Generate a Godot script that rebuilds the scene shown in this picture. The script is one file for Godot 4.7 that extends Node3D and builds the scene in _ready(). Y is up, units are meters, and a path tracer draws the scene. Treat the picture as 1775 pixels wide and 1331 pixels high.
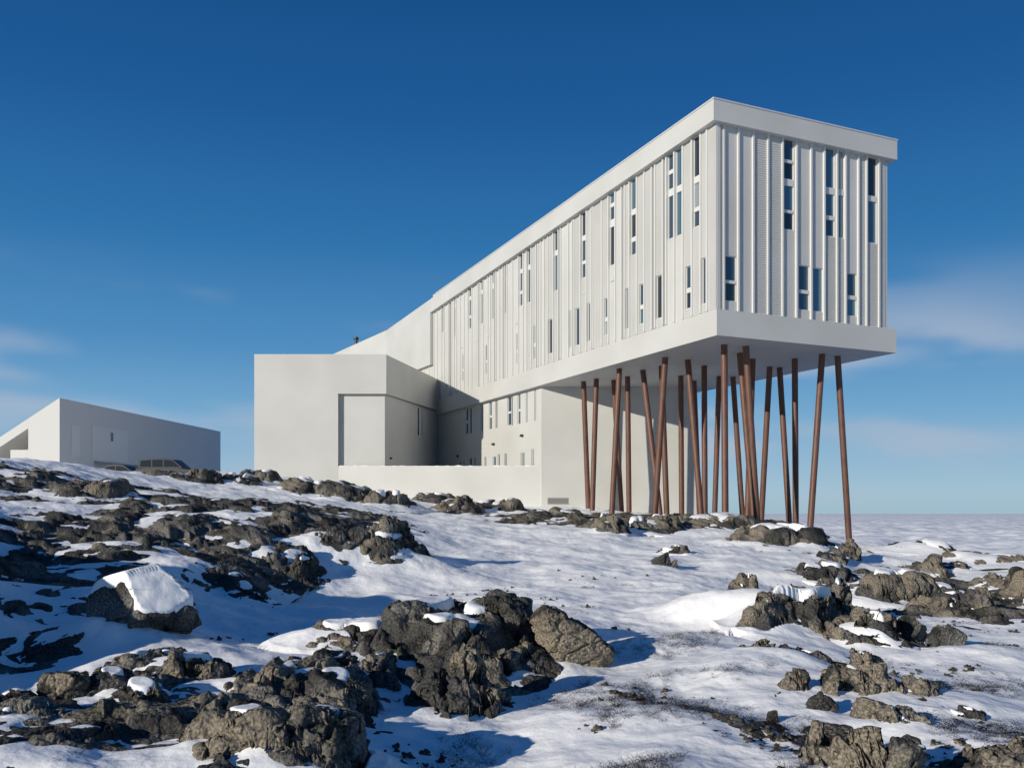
extends Node3D
# A white hotel on leaning steel columns above a snowy, rocky shore; low winter sun from behind the left shoulder.
# y is up, metres; the eye is at the origin, the frozen sea lies 9 m below it.

const SUN_TO := Vector3(-0.73, 0.285, 0.683)
const SUN_ENERGY := 1.4
const SKY_ENERGY := 1.0
const EXPOSURE := 1.0
const SEA := -9.0
const FRONT := 58.0          # distance of the block and courtyard wall
const LONG_BAYS := [
	[-0.08, 0.51, "c", []],
	[0.51, 0.97, "c", [[0.59, 0.81, [[9.13, 11.14]]]]],
	[0.97, 1.61, "c", [[1.09, 1.49, [[14.87, 16.56], [13.5, 14.6], [12.65, 13.34]]]]],
	[1.61, 2.3, "c", [[1.74, 2.01, [[10.07, 11.06], [9.16, 9.88]]]]],
	[2.3, 2.96, "s", [[2.43, 2.8, [[14.89, 16.47], [12.63, 14.62]]]]],
	[2.96, 3.6, "s", [[3.11, 3.47, [[15.81, 16.53], [14.94, 15.65], [12.66, 14.63]]]]],
	[3.6, 3.88, "r", []],
	[3.88, 4.53, "c", [[4.0, 4.4, [[9.17, 11.19]]]]],
	[4.53, 4.82, "r", []],
	[4.82, 5.46, "c", []],
	[5.46, 6.13, "c", [[5.56, 5.85, [[10.1, 11.12], [9.19, 9.92]]]]],
	[6.13, 6.81, "c", [[6.26, 6.65, [[14.97, 16.39], [13.59, 14.71], [12.73, 13.39]]]]],
	[6.81, 7.25, "c", [[6.93, 7.09, [[9.19, 11.22]]]]],
	[7.25, 7.55, "r", []],
	[7.55, 8.16, "s", []],
	[8.16, 8.84, "s", [[8.3, 8.67, [[15.88, 16.35], [15.05, 15.71], [12.72, 14.69]]]]],
	[8.84, 9.52, "c", [[8.98, 9.2, [[10.15, 11.15], [9.23, 9.96]]]]],
	[9.52, 10.46, "c", []],
	[10.46, 10.62, "r", []],
	[10.62, 11.14, "c", [[10.82, 10.97, [[9.23, 11.27]]]]],
	[11.14, 11.82, "c", [[11.27, 11.67, [[15.04, 16.26], [13.67, 14.79], [12.77, 13.52]]]]],
	[11.82, 12.57, "c", [[11.98, 12.32, [[9.22, 11.26]]]]],
	[12.57, 12.75, "r", []],
	[12.75, 13.21, "s", [[12.89, 13.06, [[9.24, 11.29]]]]],
	[13.21, 14.12, "s", []],
	[14.12, 14.4, "r", []],
	[14.4, 15.06, "c", [[14.55, 14.92, [[15.08, 16.16], [12.79, 14.81]]]]],
	[15.06, 15.74, "c", [[15.21, 15.56, [[9.28, 11.28]]]]],
	[15.74, 16.22, "c", []],
	[16.22, 16.67, "s", []],
	[16.67, 17.05, "c", []],
	[17.05, 17.27, "r", []],
	[17.27, 17.97, "c", [[17.39, 17.6, [[10.24, 11.29], [9.29, 10.04]]]]],
	[17.97, 18.6, "c", [[18.09, 18.43, [[15.13, 16.06], [12.85, 14.84]]]]],
	[18.6, 19.09, "s", []],
	[19.09, 19.78, "s", [[19.24, 19.56, [[15.14, 16.0], [13.78, 14.89], [12.88, 13.61]]]]],
	[19.78, 20.65, "s", [[19.91, 20.08, [[10.24, 11.28], [9.37, 10.06]]]]],
	[20.65, 21.5, "s", []],
	[21.5, 21.86, "s", [[21.55, 21.75, [[15.16, 15.94], [12.87, 14.99]]]]],
	[21.86, 22.17, "r", []],
	[22.17, 22.68, "s", []],
	[22.68, 23.26, "s", []],
	[23.26, 23.54, "r", []],
	[23.54, 24.19, "s", [[23.62, 23.9, [[15.25, 15.85], [12.91, 14.91]]]]],
	[24.19, 24.62, "s", []],
	[24.62, 25.39, "s", [[24.79, 25.02, [[10.33, 11.35], [9.4, 10.17]]]]],
	[25.39, 26.08, "s", [[25.49, 25.8, [[15.23, 15.82], [12.93, 14.97]]]]],
	[26.08, 26.34, "r", []],
	[26.34, 27.48, "s", []],
	[27.48, 28.19, "s", [[27.67, 27.97, [[15.24, 15.71], [13.9, 15.0], [13.0, 13.73]]]]],
	[28.19, 28.91, "s", []],
	[28.91, 29.67, "s", [[29.07, 29.27, [[10.33, 11.41], [9.49, 10.17]]]]],
	[29.67, 30.44, "s", []],
	[30.44, 30.89, "s", [[30.51, 30.79, [[15.34, 15.57], [12.97, 15.03]]]]],
	[30.89, 31.41, "s", []],
	[31.41, 32.04, "r", []],
	[32.04, 32.96, "s", []],
	[32.96, 33.52, "s", [[33.12, 33.37, [[13.72, 15.25]]]]],
	[33.52, 34.52, "s", []],
	[34.52, 35.25, "s", []],
]
const END_BAYS := [
	[0.07, 0.42, "c", []],
	[0.42, 1.21, "s", [[0.53, 1.07, [[10.05, 11.12], [9.16, 9.95]]]]],
	[1.21, 2.01, "s", []],
	[2.01, 2.82, "c", []],
	[2.82, 3.64, "c", []],
	[3.64, 4.44, "s", [[3.7, 4.26, [[15.77, 16.73], [14.91, 15.66], [13.53, 14.64], [12.66, 13.43]]]]],
	[4.44, 5.29, "s", [[4.61, 5.17, [[10.05, 11.17], [9.15, 9.92]]]]],
	[5.29, 6.06, "s", [[5.44, 5.97, [[9.16, 11.15]]]]],
	[6.06, 6.82, "c", [[6.14, 6.66, [[14.89, 16.72], [13.6, 14.62], [12.67, 13.44]]]]],
	[6.82, 7.34, "c", [[6.89, 7.23, [[14.9, 16.7], [12.68, 14.65]]]]],
	[7.34, 8.13, "s", [[7.48, 8.0, [[10.08, 11.12], [9.14, 9.93]]]]],
	[8.13, 8.63, "c", []],
	[8.63, 9.42, "c", [[8.72, 9.27, [[14.88, 16.63], [12.68, 14.65]]]]],
	[9.42, 9.84, "c", []],
]
const GROUND_WINDOWS := [
	[28.9, 29.3, [[6.64, 7.75], [5.69, 6.47]]],
	[28.19, 28.59, [[5.65, 7.71]]],
	[26.21, 26.46, [[5.67, 7.7]]],
	[24.64, 24.99, [[6.59, 7.7], [5.67, 6.48]]],
	[23.71, 23.94, [[5.64, 7.68]]],
	[21.6, 21.98, [[6.56, 7.64], [5.67, 6.45]]],
	[21.28, 21.48, [[5.6, 7.64]]],
	[20.12, 20.41, [[6.55, 7.64], [5.62, 6.44]]],
	[19.09, 19.21, [[5.62, 7.65]]],
	[17.9, 18.01, [[5.62, 7.62]]],
	[30.26, 30.66, [[3.11, 3.82]]],
	[29.63, 29.86, [[3.08, 3.95]]],
	[28.19, 28.63, [[3.02, 3.94]]],
	[27.47, 27.65, [[2.99, 3.94]]],
	[25.59, 25.81, [[2.91, 3.86]]],
	[23.94, 24.35, [[2.84, 3.8]]],
	[23.31, 23.54, [[2.81, 3.91]]],
	[22.23, 22.47, [[2.77, 3.9]]],
	[19.51, 19.97, [[2.66, 3.78]]],
	[18.19, 18.43, [[2.6, 3.91]]],
]
const COLUMNS := [
	[4.11, 53.01, 4.43, 0.27, 53.51],
	[4.76, 52.04, 4.47, 0.17, 51.34],
	[5.78, 52.44, 6.35, -0.03, 53.34],
	[5.63, 48.34, 5.2, 0.16, 47.94],
	[6.41, 51.14, 6.52, -0.16, 51.34],
	[6.93, 48.83, 7.7, -0.06, 47.93],
	[7.46, 44.89, 7.05, -0.03, 45.49],
	[7.69, 47.44, 7.91, -0.03, 47.14],
	[9.31, 50.86, 9.45, -0.03, 51.36],
	[8.69, 45.58, 9.21, -0.14, 44.88],
	[10.42, 52.78, 10.91, -0.12, 53.68],
	[9.89, 47.44, 9.84, -0.15, 47.04],
	[11.46, 51.01, 11.25, -0.19, 51.21],
	[9.55, 41.5, 9.39, -0.25, 40.6],
	[12.29, 51.29, 12.99, -0.41, 51.89],
	[10.78, 43.62, 11.38, -0.38, 43.32],
	[10.62, 41.87, 11.27, -0.37, 42.37],
	[11.83, 45.32, 11.39, -0.39, 44.62],
	[13.34, 47.72, 13.14, -0.43, 48.62],
	[13.92, 47.96, 14.31, -0.59, 47.56],
	[13.87, 45.22, 13.98, -0.61, 45.42],
	[14.77, 43.9, 13.9, -0.75, 43.0],
	[15.7, 44.46, 16.49, -1.58, 45.06],
]

const ROCKS := [
	[-4.47, -11.23, -0.77, 1.21, 0.78, 1.04, "b", 0.12, 0.92, 1, 64, 10, 14, "boulder", "large dark boulder with a thick snow cap at the front of the ledge", ""],
	[-6.59, -12.92, -1.0, 2.12, 0.52, 1.9, "s", 0.1, 0.5, 2, 56, -6, 4, "rock_outcrop", "long dark rock slab jutting over the snow drift beside the snow capped boulder", ""],
	[-5.58, -10.71, -1.35, 1.53, 0.35, 1.26, "s", 0.08, 0.25, 2, 56, -4, 3, "rock_outcrop", "low dark rock slab half buried in the drift below the ledge", ""],
	[-5.41, -17.29, -0.85, 1.62, 0.68, 2.13, "b", 0.15, 0.2, 2, 56, -8, 0, "boulder", "brown square edged rock block at the edge of the snowy hollow", ""],
	[-4.53, -19.32, -0.67, 0.97, 0.68, 1.45, "j", 0.1, 0.2, 2, 44, 12, 0, "boulder", "pointed dark rock sticking out of the drift below the hillside", ""],
	[-3.86, -21.11, -0.29, 1.32, 0.87, 1.76, "j", 0.12, 0.3, 3, 44, 20, 0, "rock_outcrop", "dark ledge of rock dropping from the hillside into the blue shadow", ""],
	[-2.81, -21.5, -0.04, 1.02, 0.97, 1.53, "r", 0.15, 0.4, 2, 44, 25, 0, "boulder", "rounded dark rock at the tip of the hillside by the open snow", ""],
	[-12.15, -27.79, 1.19, 1.67, 0.73, 2.49, "r", 0.55, 0.3, 2, 36, 15, 0, "boulder", "pale lichen covered hump of rock on the snowy hilltop", ""],
	[-1.89, -8.0, -1.21, 1.25, 0.67, 1.6, "r", 0.25, 0.25, 4, 80, 10, 0, "rock_outcrop", "large rounded grey outcrop with a steep shaded face rising from the foreground snow", ""],
	[-1.53, -6.09, -1.21, 0.95, 0.56, 1.23, "j", 0.2, 0.35, 3, 80, -15, 0, "rock_outcrop", "cracked dark outcrop below the rounded grey one with snow in its hollow", ""],
	[-3.23, -8.72, -1.29, 1.14, 0.34, 0.85, "j", 0.55, 0.35, 5, 64, 6, 0, "rock_outcrop", "crest of broken stones with tan faces along the edge of the shadowed hollow", ""],
	[-3.59, -7.37, -1.27, 0.4, 0.26, 0.31, "b", 0.85, 0.15, 1, 48, 25, -8, "boulder", "tan faced angular boulder with a dark top in the foreground snow", ""],
	[-3.13, -7.61, -1.33, 0.79, 0.31, 0.92, "j", 0.3, 0.2, 3, 64, -15, -6, "boulder", "flat dark rock with a pointed corner lying in the foreground snow", ""],
	[-3.84, -7.15, -1.36, 0.34, 0.16, 0.27, "r", 0.3, 0.2, 1, 40, 0, 0, "boulder", "small dark rounded boulder beside the tan faced one", ""],
	[-3.51, -6.61, -1.44, 0.48, 0.16, 0.55, "j", 0.15, 0.4, 3, 44, 0, 0, "rock_outcrop", "low crumbly dark rock barely showing through snow", ""],
	[-3.1, -5.91, -1.4, 0.8, 0.33, 1.04, "r", 0.35, 0.1, 2, 72, 12, 0, "boulder", "dark mossy boulder with a yellowish patch above a deep blue shadow", ""],
	[-2.3, -6.92, -1.39, 0.16, 0.21, 0.17, "j", 0.4, 0.1, 1, 32, 0, 0, "boulder", "small upright stone standing in snow before the rounded grey outcrop", ""],
	[-0.72, -10.64, -0.97, 1.68, 0.99, 2.16, "j", 0.22, 0.3, 5, 88, 14, 0, "rock_outcrop", "tall jagged dark outcrop with snow flecks on its broken crest", ""],
	[-0.5, -8.5, -1.3, 0.75, 0.61, 0.99, "j", 0.12, 0.15, 2, 64, -10, 0, "rock_outcrop", "dark lower shoulder of rock dropping into the shaded snow", ""],
	[-1.54, -9.26, -1.39, 0.72, 0.44, 0.95, "j", 0.2, 0.4, 3, 52, 8, 0, "rock_outcrop", "dark ragged rock between the two big outcrops of the foreground", ""],
	[-2.03, -11.38, -1.35, 1.24, 0.38, 1.03, "j", 0.6, 0.55, 5, 56, -12, 0, "rock_outcrop", "low ridge of broken pale stones and snow leading up to the jagged outcrop", ""],
	[-2.37, -11.32, -1.43, 0.2, 0.2, 0.18, "b", 0.95, 0.1, 1, 24, 16, -6, "stone", "pale tan stone at the low end of the broken stone ridge", "tan stones on the ridge"],
	[-2.28, -11.69, -1.42, 0.23, 0.2, 0.21, "b", 0.95, 0.1, 1, 24, 20, 0, "stone", "flat pale stone resting beside the one at the low end of the stone ridge", "tan stones on the ridge"],
	[-1.69, -12.23, -1.36, 0.36, 0.26, 0.32, "b", 0.95, 0.1, 1, 24, 1, -4, "stone", "broad tan stone halfway up the broken stone ridge", "tan stones on the ridge"],
	[-1.72, -13.76, -1.32, 0.24, 0.24, 0.22, "b", 0.95, 0.1, 1, 24, 18, -2, "stone", "small upright tan stone at the upper end of the broken stone ridge", "tan stones on the ridge"],
	[0.17, -12.35, -1.34, 0.45, 0.38, 0.68, "j", 0.2, 0.4, 2, 40, 0, 0, "boulder", "dark knobbly rock wedged between the jagged outcrop and the tilted slab", ""],
	[0.63, -10.58, -1.01, 0.94, 0.75, 0.6, "s", 0.75, 0.12, 1, 80, 8, -34, "boulder", "tilted angular brown slab leaning down to the right in the snow", ""],
	[4.23, -14.12, -0.96, 1.46, 1.08, 3.16, "r", 0.2, 0.6, 3, 80, 20, 0, "rock_outcrop", "steep rock with a smooth white snow field on one flank and a dark ragged face", ""],
	[4.44, -17.72, -1.2, 0.53, 0.51, 0.8, "j", 0.7, 0.35, 2, 36, 0, 0, "boulder", "tan edge of rock showing beside the white snow field", ""],
	[7.63, -22.55, -1.08, 1.51, 0.65, 1.51, "j", 0.4, 0.5, 4, 44, -20, 0, "rock_outcrop", "jagged ridge crest with snow behind the snow flanked rock", ""],
	[5.27, -15.41, -1.07, 0.71, 0.83, 0.96, "j", 0.12, 0.5, 2, 48, 30, -10, "rock_outcrop", "dark craggy rock beside the snow flanked one with snow in its cleft", ""],
	[4.98, -13.06, -1.24, 0.95, 0.72, 1.26, "b", 0.12, 0.25, 2, 56, 30, -16, "boulder", "dark wedge shaped rock sloping into the shaded drift", ""],
	[5.74, -13.35, -1.35, 0.62, 0.49, 0.4, "s", 0.12, 0.25, 1, 44, 30, -38, "boulder", "thin dark blade of rock sliding down beside the wedge shaped one", ""],
	[5.92, -12.68, -1.55, 0.48, 0.27, 0.24, "s", 0.12, 0.25, 2, 32, 20, -25, "boulder", "short dark strip of rock at the end of the shaded drift", ""],
	[7.93, -19.54, -1.17, 1.64, 0.79, 1.9, "j", 0.35, 0.45, 4, 48, 20, -8, "rock_outcrop", "dark ragged ridge of rock trailing toward the sea behind the wedge shaped one", ""],
	[9.33, -26.76, -0.91, 0.84, 0.57, 1.26, "j", 0.3, 0.3, 2, 32, 10, 0, "boulder", "dark square rock below the foot of the last leaning column", ""],
	[10.4, -28.38, -0.82, 0.5, 0.64, 0.76, "j", 0.3, 0.2, 2, 28, -15, 0, "boulder", "upright dark stone block at the foot of the last leaning column", ""],
	[9.31, -31.66, -0.32, 2.69, 0.87, 2.68, "r", 0.45, 0.5, 6, 44, -8, 0, "rock_outcrop", "rounded outcrop with snowy ledges under the columns near the sea", ""],
	[14.35, -32.41, -0.9, 2.27, 0.61, 2.27, "r", 0.35, 0.75, 2, 40, 5, 0, "rock_outcrop", "low rock dome with a snow patch on the skyline before the frozen sea", ""],
	[12.48, -27.63, -1.32, 0.76, 0.52, 1.15, "b", 0.85, 0.1, 2, 28, 10, 0, "boulder", "rounded tan boulder on the snowy slope before the frozen sea", ""],
	[13.6, -28.51, -1.43, 0.75, 0.32, 1.01, "j", 0.6, 0.3, 2, 24, 0, 0, "boulder", "small brown rock next to the rounded tan boulder", ""],
	[12.36, -24.02, -1.51, 0.75, 0.45, 1.01, "b", 0.85, 0.2, 2, 28, -10, 0, "boulder", "split tan block with a snow top on the seaward slope", ""],
	[10.64, -19.29, -1.18, 0.72, 0.71, 0.57, "b", 0.8, 0.3, 1, 32, 20, -25, "boulder", "tall tan rock leaning on the seaward slope at the snow edge", ""],
	[9.69, -21.77, -1.5, 1.41, 0.41, 0.83, "s", 0.4, 0.4, 3, 36, 10, -14, "rock_outcrop", "thin slanting rock rib across the seaward snow", ""],
	[8.42, -17.41, -1.4, 1.33, 0.52, 0.78, "s", 0.4, 0.4, 3, 40, 10, -16, "rock_outcrop", "long slanting greenish rock rib below the thin one on the seaward snow", ""],
	[15.67, -30.12, -1.21, 2.64, 0.45, 1.77, "j", 0.5, 0.5, 6, 36, 0, 0, "rock_outcrop", "flat broken ledge along the skyline before the frozen sea", ""],
	[2.81, -10.34, -1.44, 0.36, 0.17, 0.48, "b", 0.9, 0.1, 2, 40, 0, 0, "boulder", "pale tan knob of rock on top of the snowy mound", ""],
	[3.2, -10.22, -1.46, 0.55, 0.2, 0.55, "j", 0.12, 0.25, 3, 44, -12, -10, "rock_outcrop", "dark crumbly ridge running from the pale tan knob down the mound", ""],
	[3.31, -8.83, -1.35, 0.52, 0.45, 0.69, "r", 0.45, 0.1, 2, 64, 20, -8, "boulder", "striped layered boulder with a rounded top on the snowy mound", ""],
	[2.91, -8.46, -1.46, 0.15, 0.24, 0.19, "b", 0.97, 0.05, 1, 36, 10, -12, "stone", "small upright tan stone leaning beside the striped layered boulder", ""],
	[2.65, -7.88, -1.52, 0.24, 0.19, 0.21, "r", 0.15, 0.1, 1, 36, 0, 0, "stone", "round dark stone in front of the upright tan stone", ""],
	[2.96, -7.65, -1.54, 0.26, 0.21, 0.23, "b", 0.5, 0.1, 1, 44, 25, -10, "boulder", "dark block with one tan face below the striped layered boulder", ""],
	[3.19, -7.49, -1.53, 0.33, 0.28, 0.44, "j", 0.25, 0.15, 3, 48, -10, -8, "boulder", "craggy greenish rock above the shaded hollow of the mound", ""],
	[3.7, -8.63, -1.53, 0.58, 0.29, 0.44, "s", 0.2, 0.25, 3, 48, 15, -22, "rock_outcrop", "long dark rib trailing down from the striped layered boulder", ""],
	[2.65, -8.64, -1.49, 0.18, 0.19, 0.28, "j", 0.1, 0.15, 2, 32, 0, 0, "boulder", "dark clump of rock in snow beside the crumbly ridge", ""],
	[2.04, -6.18, -1.46, 0.14, 0.23, 0.27, "b", 0.97, 0.05, 2, 44, 15, 6, "stone", "pointed tan stone standing at the front of the mound", ""],
	[2.18, -5.93, -1.46, 0.29, 0.24, 0.43, "b", 0.9, 0.15, 2, 56, -15, 5, "boulder", "broad tan slabs stacked at the front of the mound", ""],
	[2.45, -5.78, -1.41, 0.36, 0.25, 0.28, "b", 0.6, 0.3, 2, 60, 20, -20, "boulder", "grey slab sloping down to the right at the front of the mound", ""],
	[3.24, -6.04, -1.5, 0.42, 0.26, 0.55, "r", 0.5, 0.15, 2, 56, 0, 0, "rock_outcrop", "rounded dark outcrop at the corner of the shaded hollow", ""],
	[3.82, -7.92, -1.64, 0.24, 0.17, 0.32, "r", 0.15, 0.3, 2, 36, 0, 0, "boulder", "small dark snow dusted boulder in the shaded hollow", ""],
	[2.12, -7.49, -1.59, 0.12, 0.09, 0.1, "r", 0.2, 0.1, 1, 24, 0, 0, "stone", "small dark stone lying alone on the snowy mound", ""],
	[-13.28, -49.0, 2.43, 1.71, 0.7, 2.3, "j", 0.5, 0.3, 3, 28, 0, 0, "boulder", "rocks piled against the low corner of the white block wall", ""],
	[-8.7, -43.86, 1.77, 3.95, 1.04, 2.64, "b", 0.45, 0.3, 7, 40, 14, 0, "rock_outcrop", "long ledge of rounded blocks along the foot of the white block", ""],
	[-5.46, -42.47, 1.07, 2.23, 0.9, 2.61, "r", 0.35, 0.8, 3, 32, 0, 0, "rock_outcrop", "snow streaked rounded rock below the courtyard wall", ""],
	[-4.29, -53.0, 1.33, 2.92, 0.86, 2.93, "r", 0.35, 0.5, 3, 28, 0, 0, "rock_outcrop", "low grey rock behind the brown blocky one at the courtyard wall", ""],
	[-2.65, -46.28, 0.99, 1.85, 0.98, 2.48, "b", 0.6, 0.1, 2, 32, 8, 0, "boulder", "brown blocky rock with cracked upright faces below the courtyard wall", ""],
	[-0.76, -49.34, 0.99, 2.41, 0.93, 2.82, "r", 0.35, 0.4, 3, 28, 0, 0, "rock_outcrop", "rounded grey rock at the end of the courtyard wall", ""],
	[1.9, -43.18, 0.35, 2.91, 0.73, 2.44, "s", 0.3, 0.45, 4, 36, -10, -8, "rock_outcrop", "slanting dark ledge with snow stripes in front of the wall grille", ""],
	[3.58, -34.03, 0.13, 1.19, 0.94, 1.6, "j", 0.3, 0.6, 3, 36, 0, 0, "rock_outcrop", "craggy pale rock mound in front of the first columns", ""],
	[5.53, -36.49, -0.05, 2.37, 0.73, 2.38, "j", 0.35, 0.55, 5, 36, 5, 0, "rock_outcrop", "broken snowy rock ledge below the middle columns", ""],
	[8.56, -38.33, 0.02, 3.69, 0.69, 3.07, "r", 0.4, 0.5, 6, 40, 4, 0, "rock_outcrop", "flat mossy rock platform at the foot of the crowded columns", ""],
	[3.87, -23.34, -0.99, 0.67, 0.38, 0.53, "j", 0.15, 0.3, 2, 28, 0, -20, "boulder", "small dark rock alone in the open snow before the columns", ""],
	[4.78, -27.15, -0.92, 0.78, 0.31, 0.66, "s", 0.3, 0.4, 2, 24, 0, -12, "boulder", "thin rock sliver showing just behind the small dark rock", ""],
	[-14.75, -44.4, 2.17, 1.55, 0.67, 2.09, "j", 0.5, 0.3, 4, 24, 0, 0, "boulder", "brown rocks on the ridge before the parked cars", ""],
	[-15.87, -43.3, 2.07, 2.33, 0.49, 1.96, "j", 0.6, 0.35, 5, 24, 0, 0, "rock_outcrop", "low tan rocks on the ridge directly before the dark wagon", ""],
	[-13.21, -45.42, 2.0, 1.7, 0.57, 2.0, "j", 0.45, 0.4, 4, 24, 0, 0, "boulder", "scattered rocks on the ridge beside the white block corner", ""],
]
const GROUND := [
	[-3.11, -5.6, -1.54], [-2.31, -5.8, -1.6], [-1.56, -5.7, -1.57], [-3.88, -7, -1.49], [-4.43, -9, -1.55], [-5.44, -9.8, -1.59], [-3.11, -7.8, -1.51], [-5.07, -11, -1.44], 
	[-6.66, -12, -1.27], [-6.89, -14, -1.14], [-8.88, -16, -0.85], [-7.3, -17, -0.74], [-7.16, -19.5, -0.55], [-5.84, -20, -0.5], [-10.58, -21.5, -0.13], [-13.04, -23.5, 0.32], 
	[-11.6, -27, 0.47], [-7.62, -25, 0.16], [-4.96, -23.5, -0.22], [-3.37, -21.8, -0.61], [-2.55, -21.8, -0.75], [-15.53, -28, 1.05], [-18.3, -33, 1.84], [-17.72, -36, 1.89], 
	[-15.47, -36, 1.3], [-14.69, -40, 1.3], [-11.69, -40, 0.95], [-7.78, -38, 0.43], [-5.05, -34, -0.04], [-20.52, -37, 2.17], [-19.69, -40, 2.2], [-19.19, -46, 2.07], 
	[-17.73, -50, 2.06], [-15.78, -54, 2.43], [-13.56, -56, 2.17], [-10.06, -56, 1.47], [-6.45, -55, 0.86], [-1.27, -54, 0.34], [1.38, -52, 0.32], [-3.75, -12.3, -1.65], 
	[-4.38, -12.8, -1.6], [-2.86, -11.8, -1.62], [-5.08, -16, -1.45], [-4.43, -18.3, -1.32], [-3.59, -20, -1.23], [-2.64, -22.5, -1.05], [-2.42, -14.5, -1.54], [-1.72, -20, -1.38], 
	[-1.37, -25, -1.12], [-1.75, -32, -0.64], [-3.61, -42, -0.05], [0.23, -30, -0.94], [0.33, -42, -0.32], [1.62, -23, -1.29], [2.25, -32, -0.8], [3.23, -46, -0.17], 
	[2.39, -18, -1.46], [3.59, -27, -1.18], [5.91, -36, -0.72], [1.75, -13.2, -1.65], [0.53, -13.6, -1.62], [0.08, -10.6, -1.72], [-0.42, -7.7, -1.78], [-0.74, -6.3, -1.74], 
	[0.45, -6.4, -1.76], [0.63, -9, -1.74], [1.77, -10.8, -1.69], [-1.17, -9, -1.74], [-1.56, -7.6, -1.71], [3.74, -16.5, -1.65], [4.69, -24, -1.35], [7.73, -30, -1.12], 
	[8.65, -27, -1.27], [11.34, -44, -0.41], [9.18, -47, -0.21], [13.45, -42, -0.71], [15.05, -41, -1.41], [16.15, -39, -1.51], [18.28, -36, -1.62], [19.97, -36, -1.73], 
	[11.58, -26, -1.87], [12.76, -23, -1.87], [6.7, -17.5, -1.86], [7.39, -15.5, -1.84], [4.43, -12.6, -1.85], [2.76, -10.2, -1.56], [1.76, -9, -1.66], [1.18, -7.2, -1.69], 
	[2.4, -7.5, -1.69], [1.55, -6, -1.65], [4.23, -9.5, -1.84], [6.09, -12, -1.8], [3.03, -6.8, -1.74], [4.33, -7.8, -1.76], [6.38, -11.5, -1.87], [2.3, -6, -1.65], 
	[26.72, -60, -6], [23.06, -72, -6], [33.28, -60, -8], [16.99, -75, -4], [7.97, -60, -0.1], [-8.2, -70, 1], [0.59, -75, 0.6], [-34.45, -70, 2.2], 
	[-25.7, -70, 2.1], [-36.72, -100, 2], [-55.47, -100, 2], [-23.01, -95, 1.5], [-12.89, -110, -3], [7.73, -110, -6], [42.11, -110, -14], [7.17, -54, 0.05], 
	[61.02, -110, -14], [-8.6, -9.4, 0.85], [-10.2, -10.4, 1.5], [-7.3, -8.7, 0.15], [-7.4, -6.8, -1.25], [-13, -12.5, 0.6], [-13.5, -19, 0.7], [-6, -4.6, -1.6], 
	[-18, -24, 1.2], [8, -6, -1.8], [14, -12, -1.9], [24, -20, -2.2], 
]

const PATCHES := [           # bedrock showing through: angle, log distance, their radii, bias, height, tan share, name, label
	[-0.405, 3.03, 0.37, 0.35, 0.045, 0.27, 0.12, "rock_outcrop", "wide dark hillside of bare rock streaked with snow patches", 1.3],
	[-0.5, 3.45, 0.30, 0.2, 0.0, 0.22, 0.2, "rock_outcrop", "dark rock bands on the snowy hilltop below the small white building"],
	[-0.2, 3.52, 0.13, 0.14, -0.06, 0.22, 0.35, "rock_outcrop", "thin band of rock behind the dark hillside along the bright snow strip"],
	[0.455, 3.12, 0.2, 0.38, 0.0, 0.20, 0.5, "rock_outcrop", "slanting rock strips showing through the seaward snow slope"],
	[0.36, 2.1, 0.22, 0.3, -0.03, 0.13, 0.35, "rock_outcrop", "stony ground peeping through thin snow on the mound"],
	[-0.37, 2.0, 0.30, 0.24, -0.02, 0.17, 0.35, "rock_outcrop", "rough dark rock peeping through the foreground snow among the boulders"],
	[0.16, 3.75, 0.22, 0.15, 0.07, 0.2, 0.45, "rock_outcrop", "broken rock and snow along the crest below the columns"],
]

const MOUNDS := [            # deep drifts: x, z, radii, height
	[3.75, -14.3, 1.9, 1.7, 0.62],
	[-2.3, -8.1, 1.1, 0.7, 0.16],
	[3.4, -8.6, 1.6, 1.2, 0.12],
]

var M := {}
var taken := {}
var tps_at: PackedVector2Array
var tps_c: PackedFloat64Array
var coarse: PackedFloat32Array
const CT := 221
const CR := 141
var noise_big := FastNoiseLite.new()
var noise_mid := FastNoiseLite.new()
var noise_fine := FastNoiseLite.new()
var noise_cell := FastNoiseLite.new()
var noise_edge := FastNoiseLite.new()
var noise_tone := FastNoiseLite.new()
var noise_crack := FastNoiseLite.new()
var noise_facet := FastNoiseLite.new()
var noise_soft := FastNoiseLite.new()

# ------------------------------------------------------------------ scene
func _ready() -> void:
	camera_and_light()
	noises()
	materials()
	solve_ground()
	ground()
	sea()
	var hotel := hotel_building()
	annex()
	cars()
	for k in ROCKS.size():
		rock(k)
	twigs()
	loose_stones()

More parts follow.
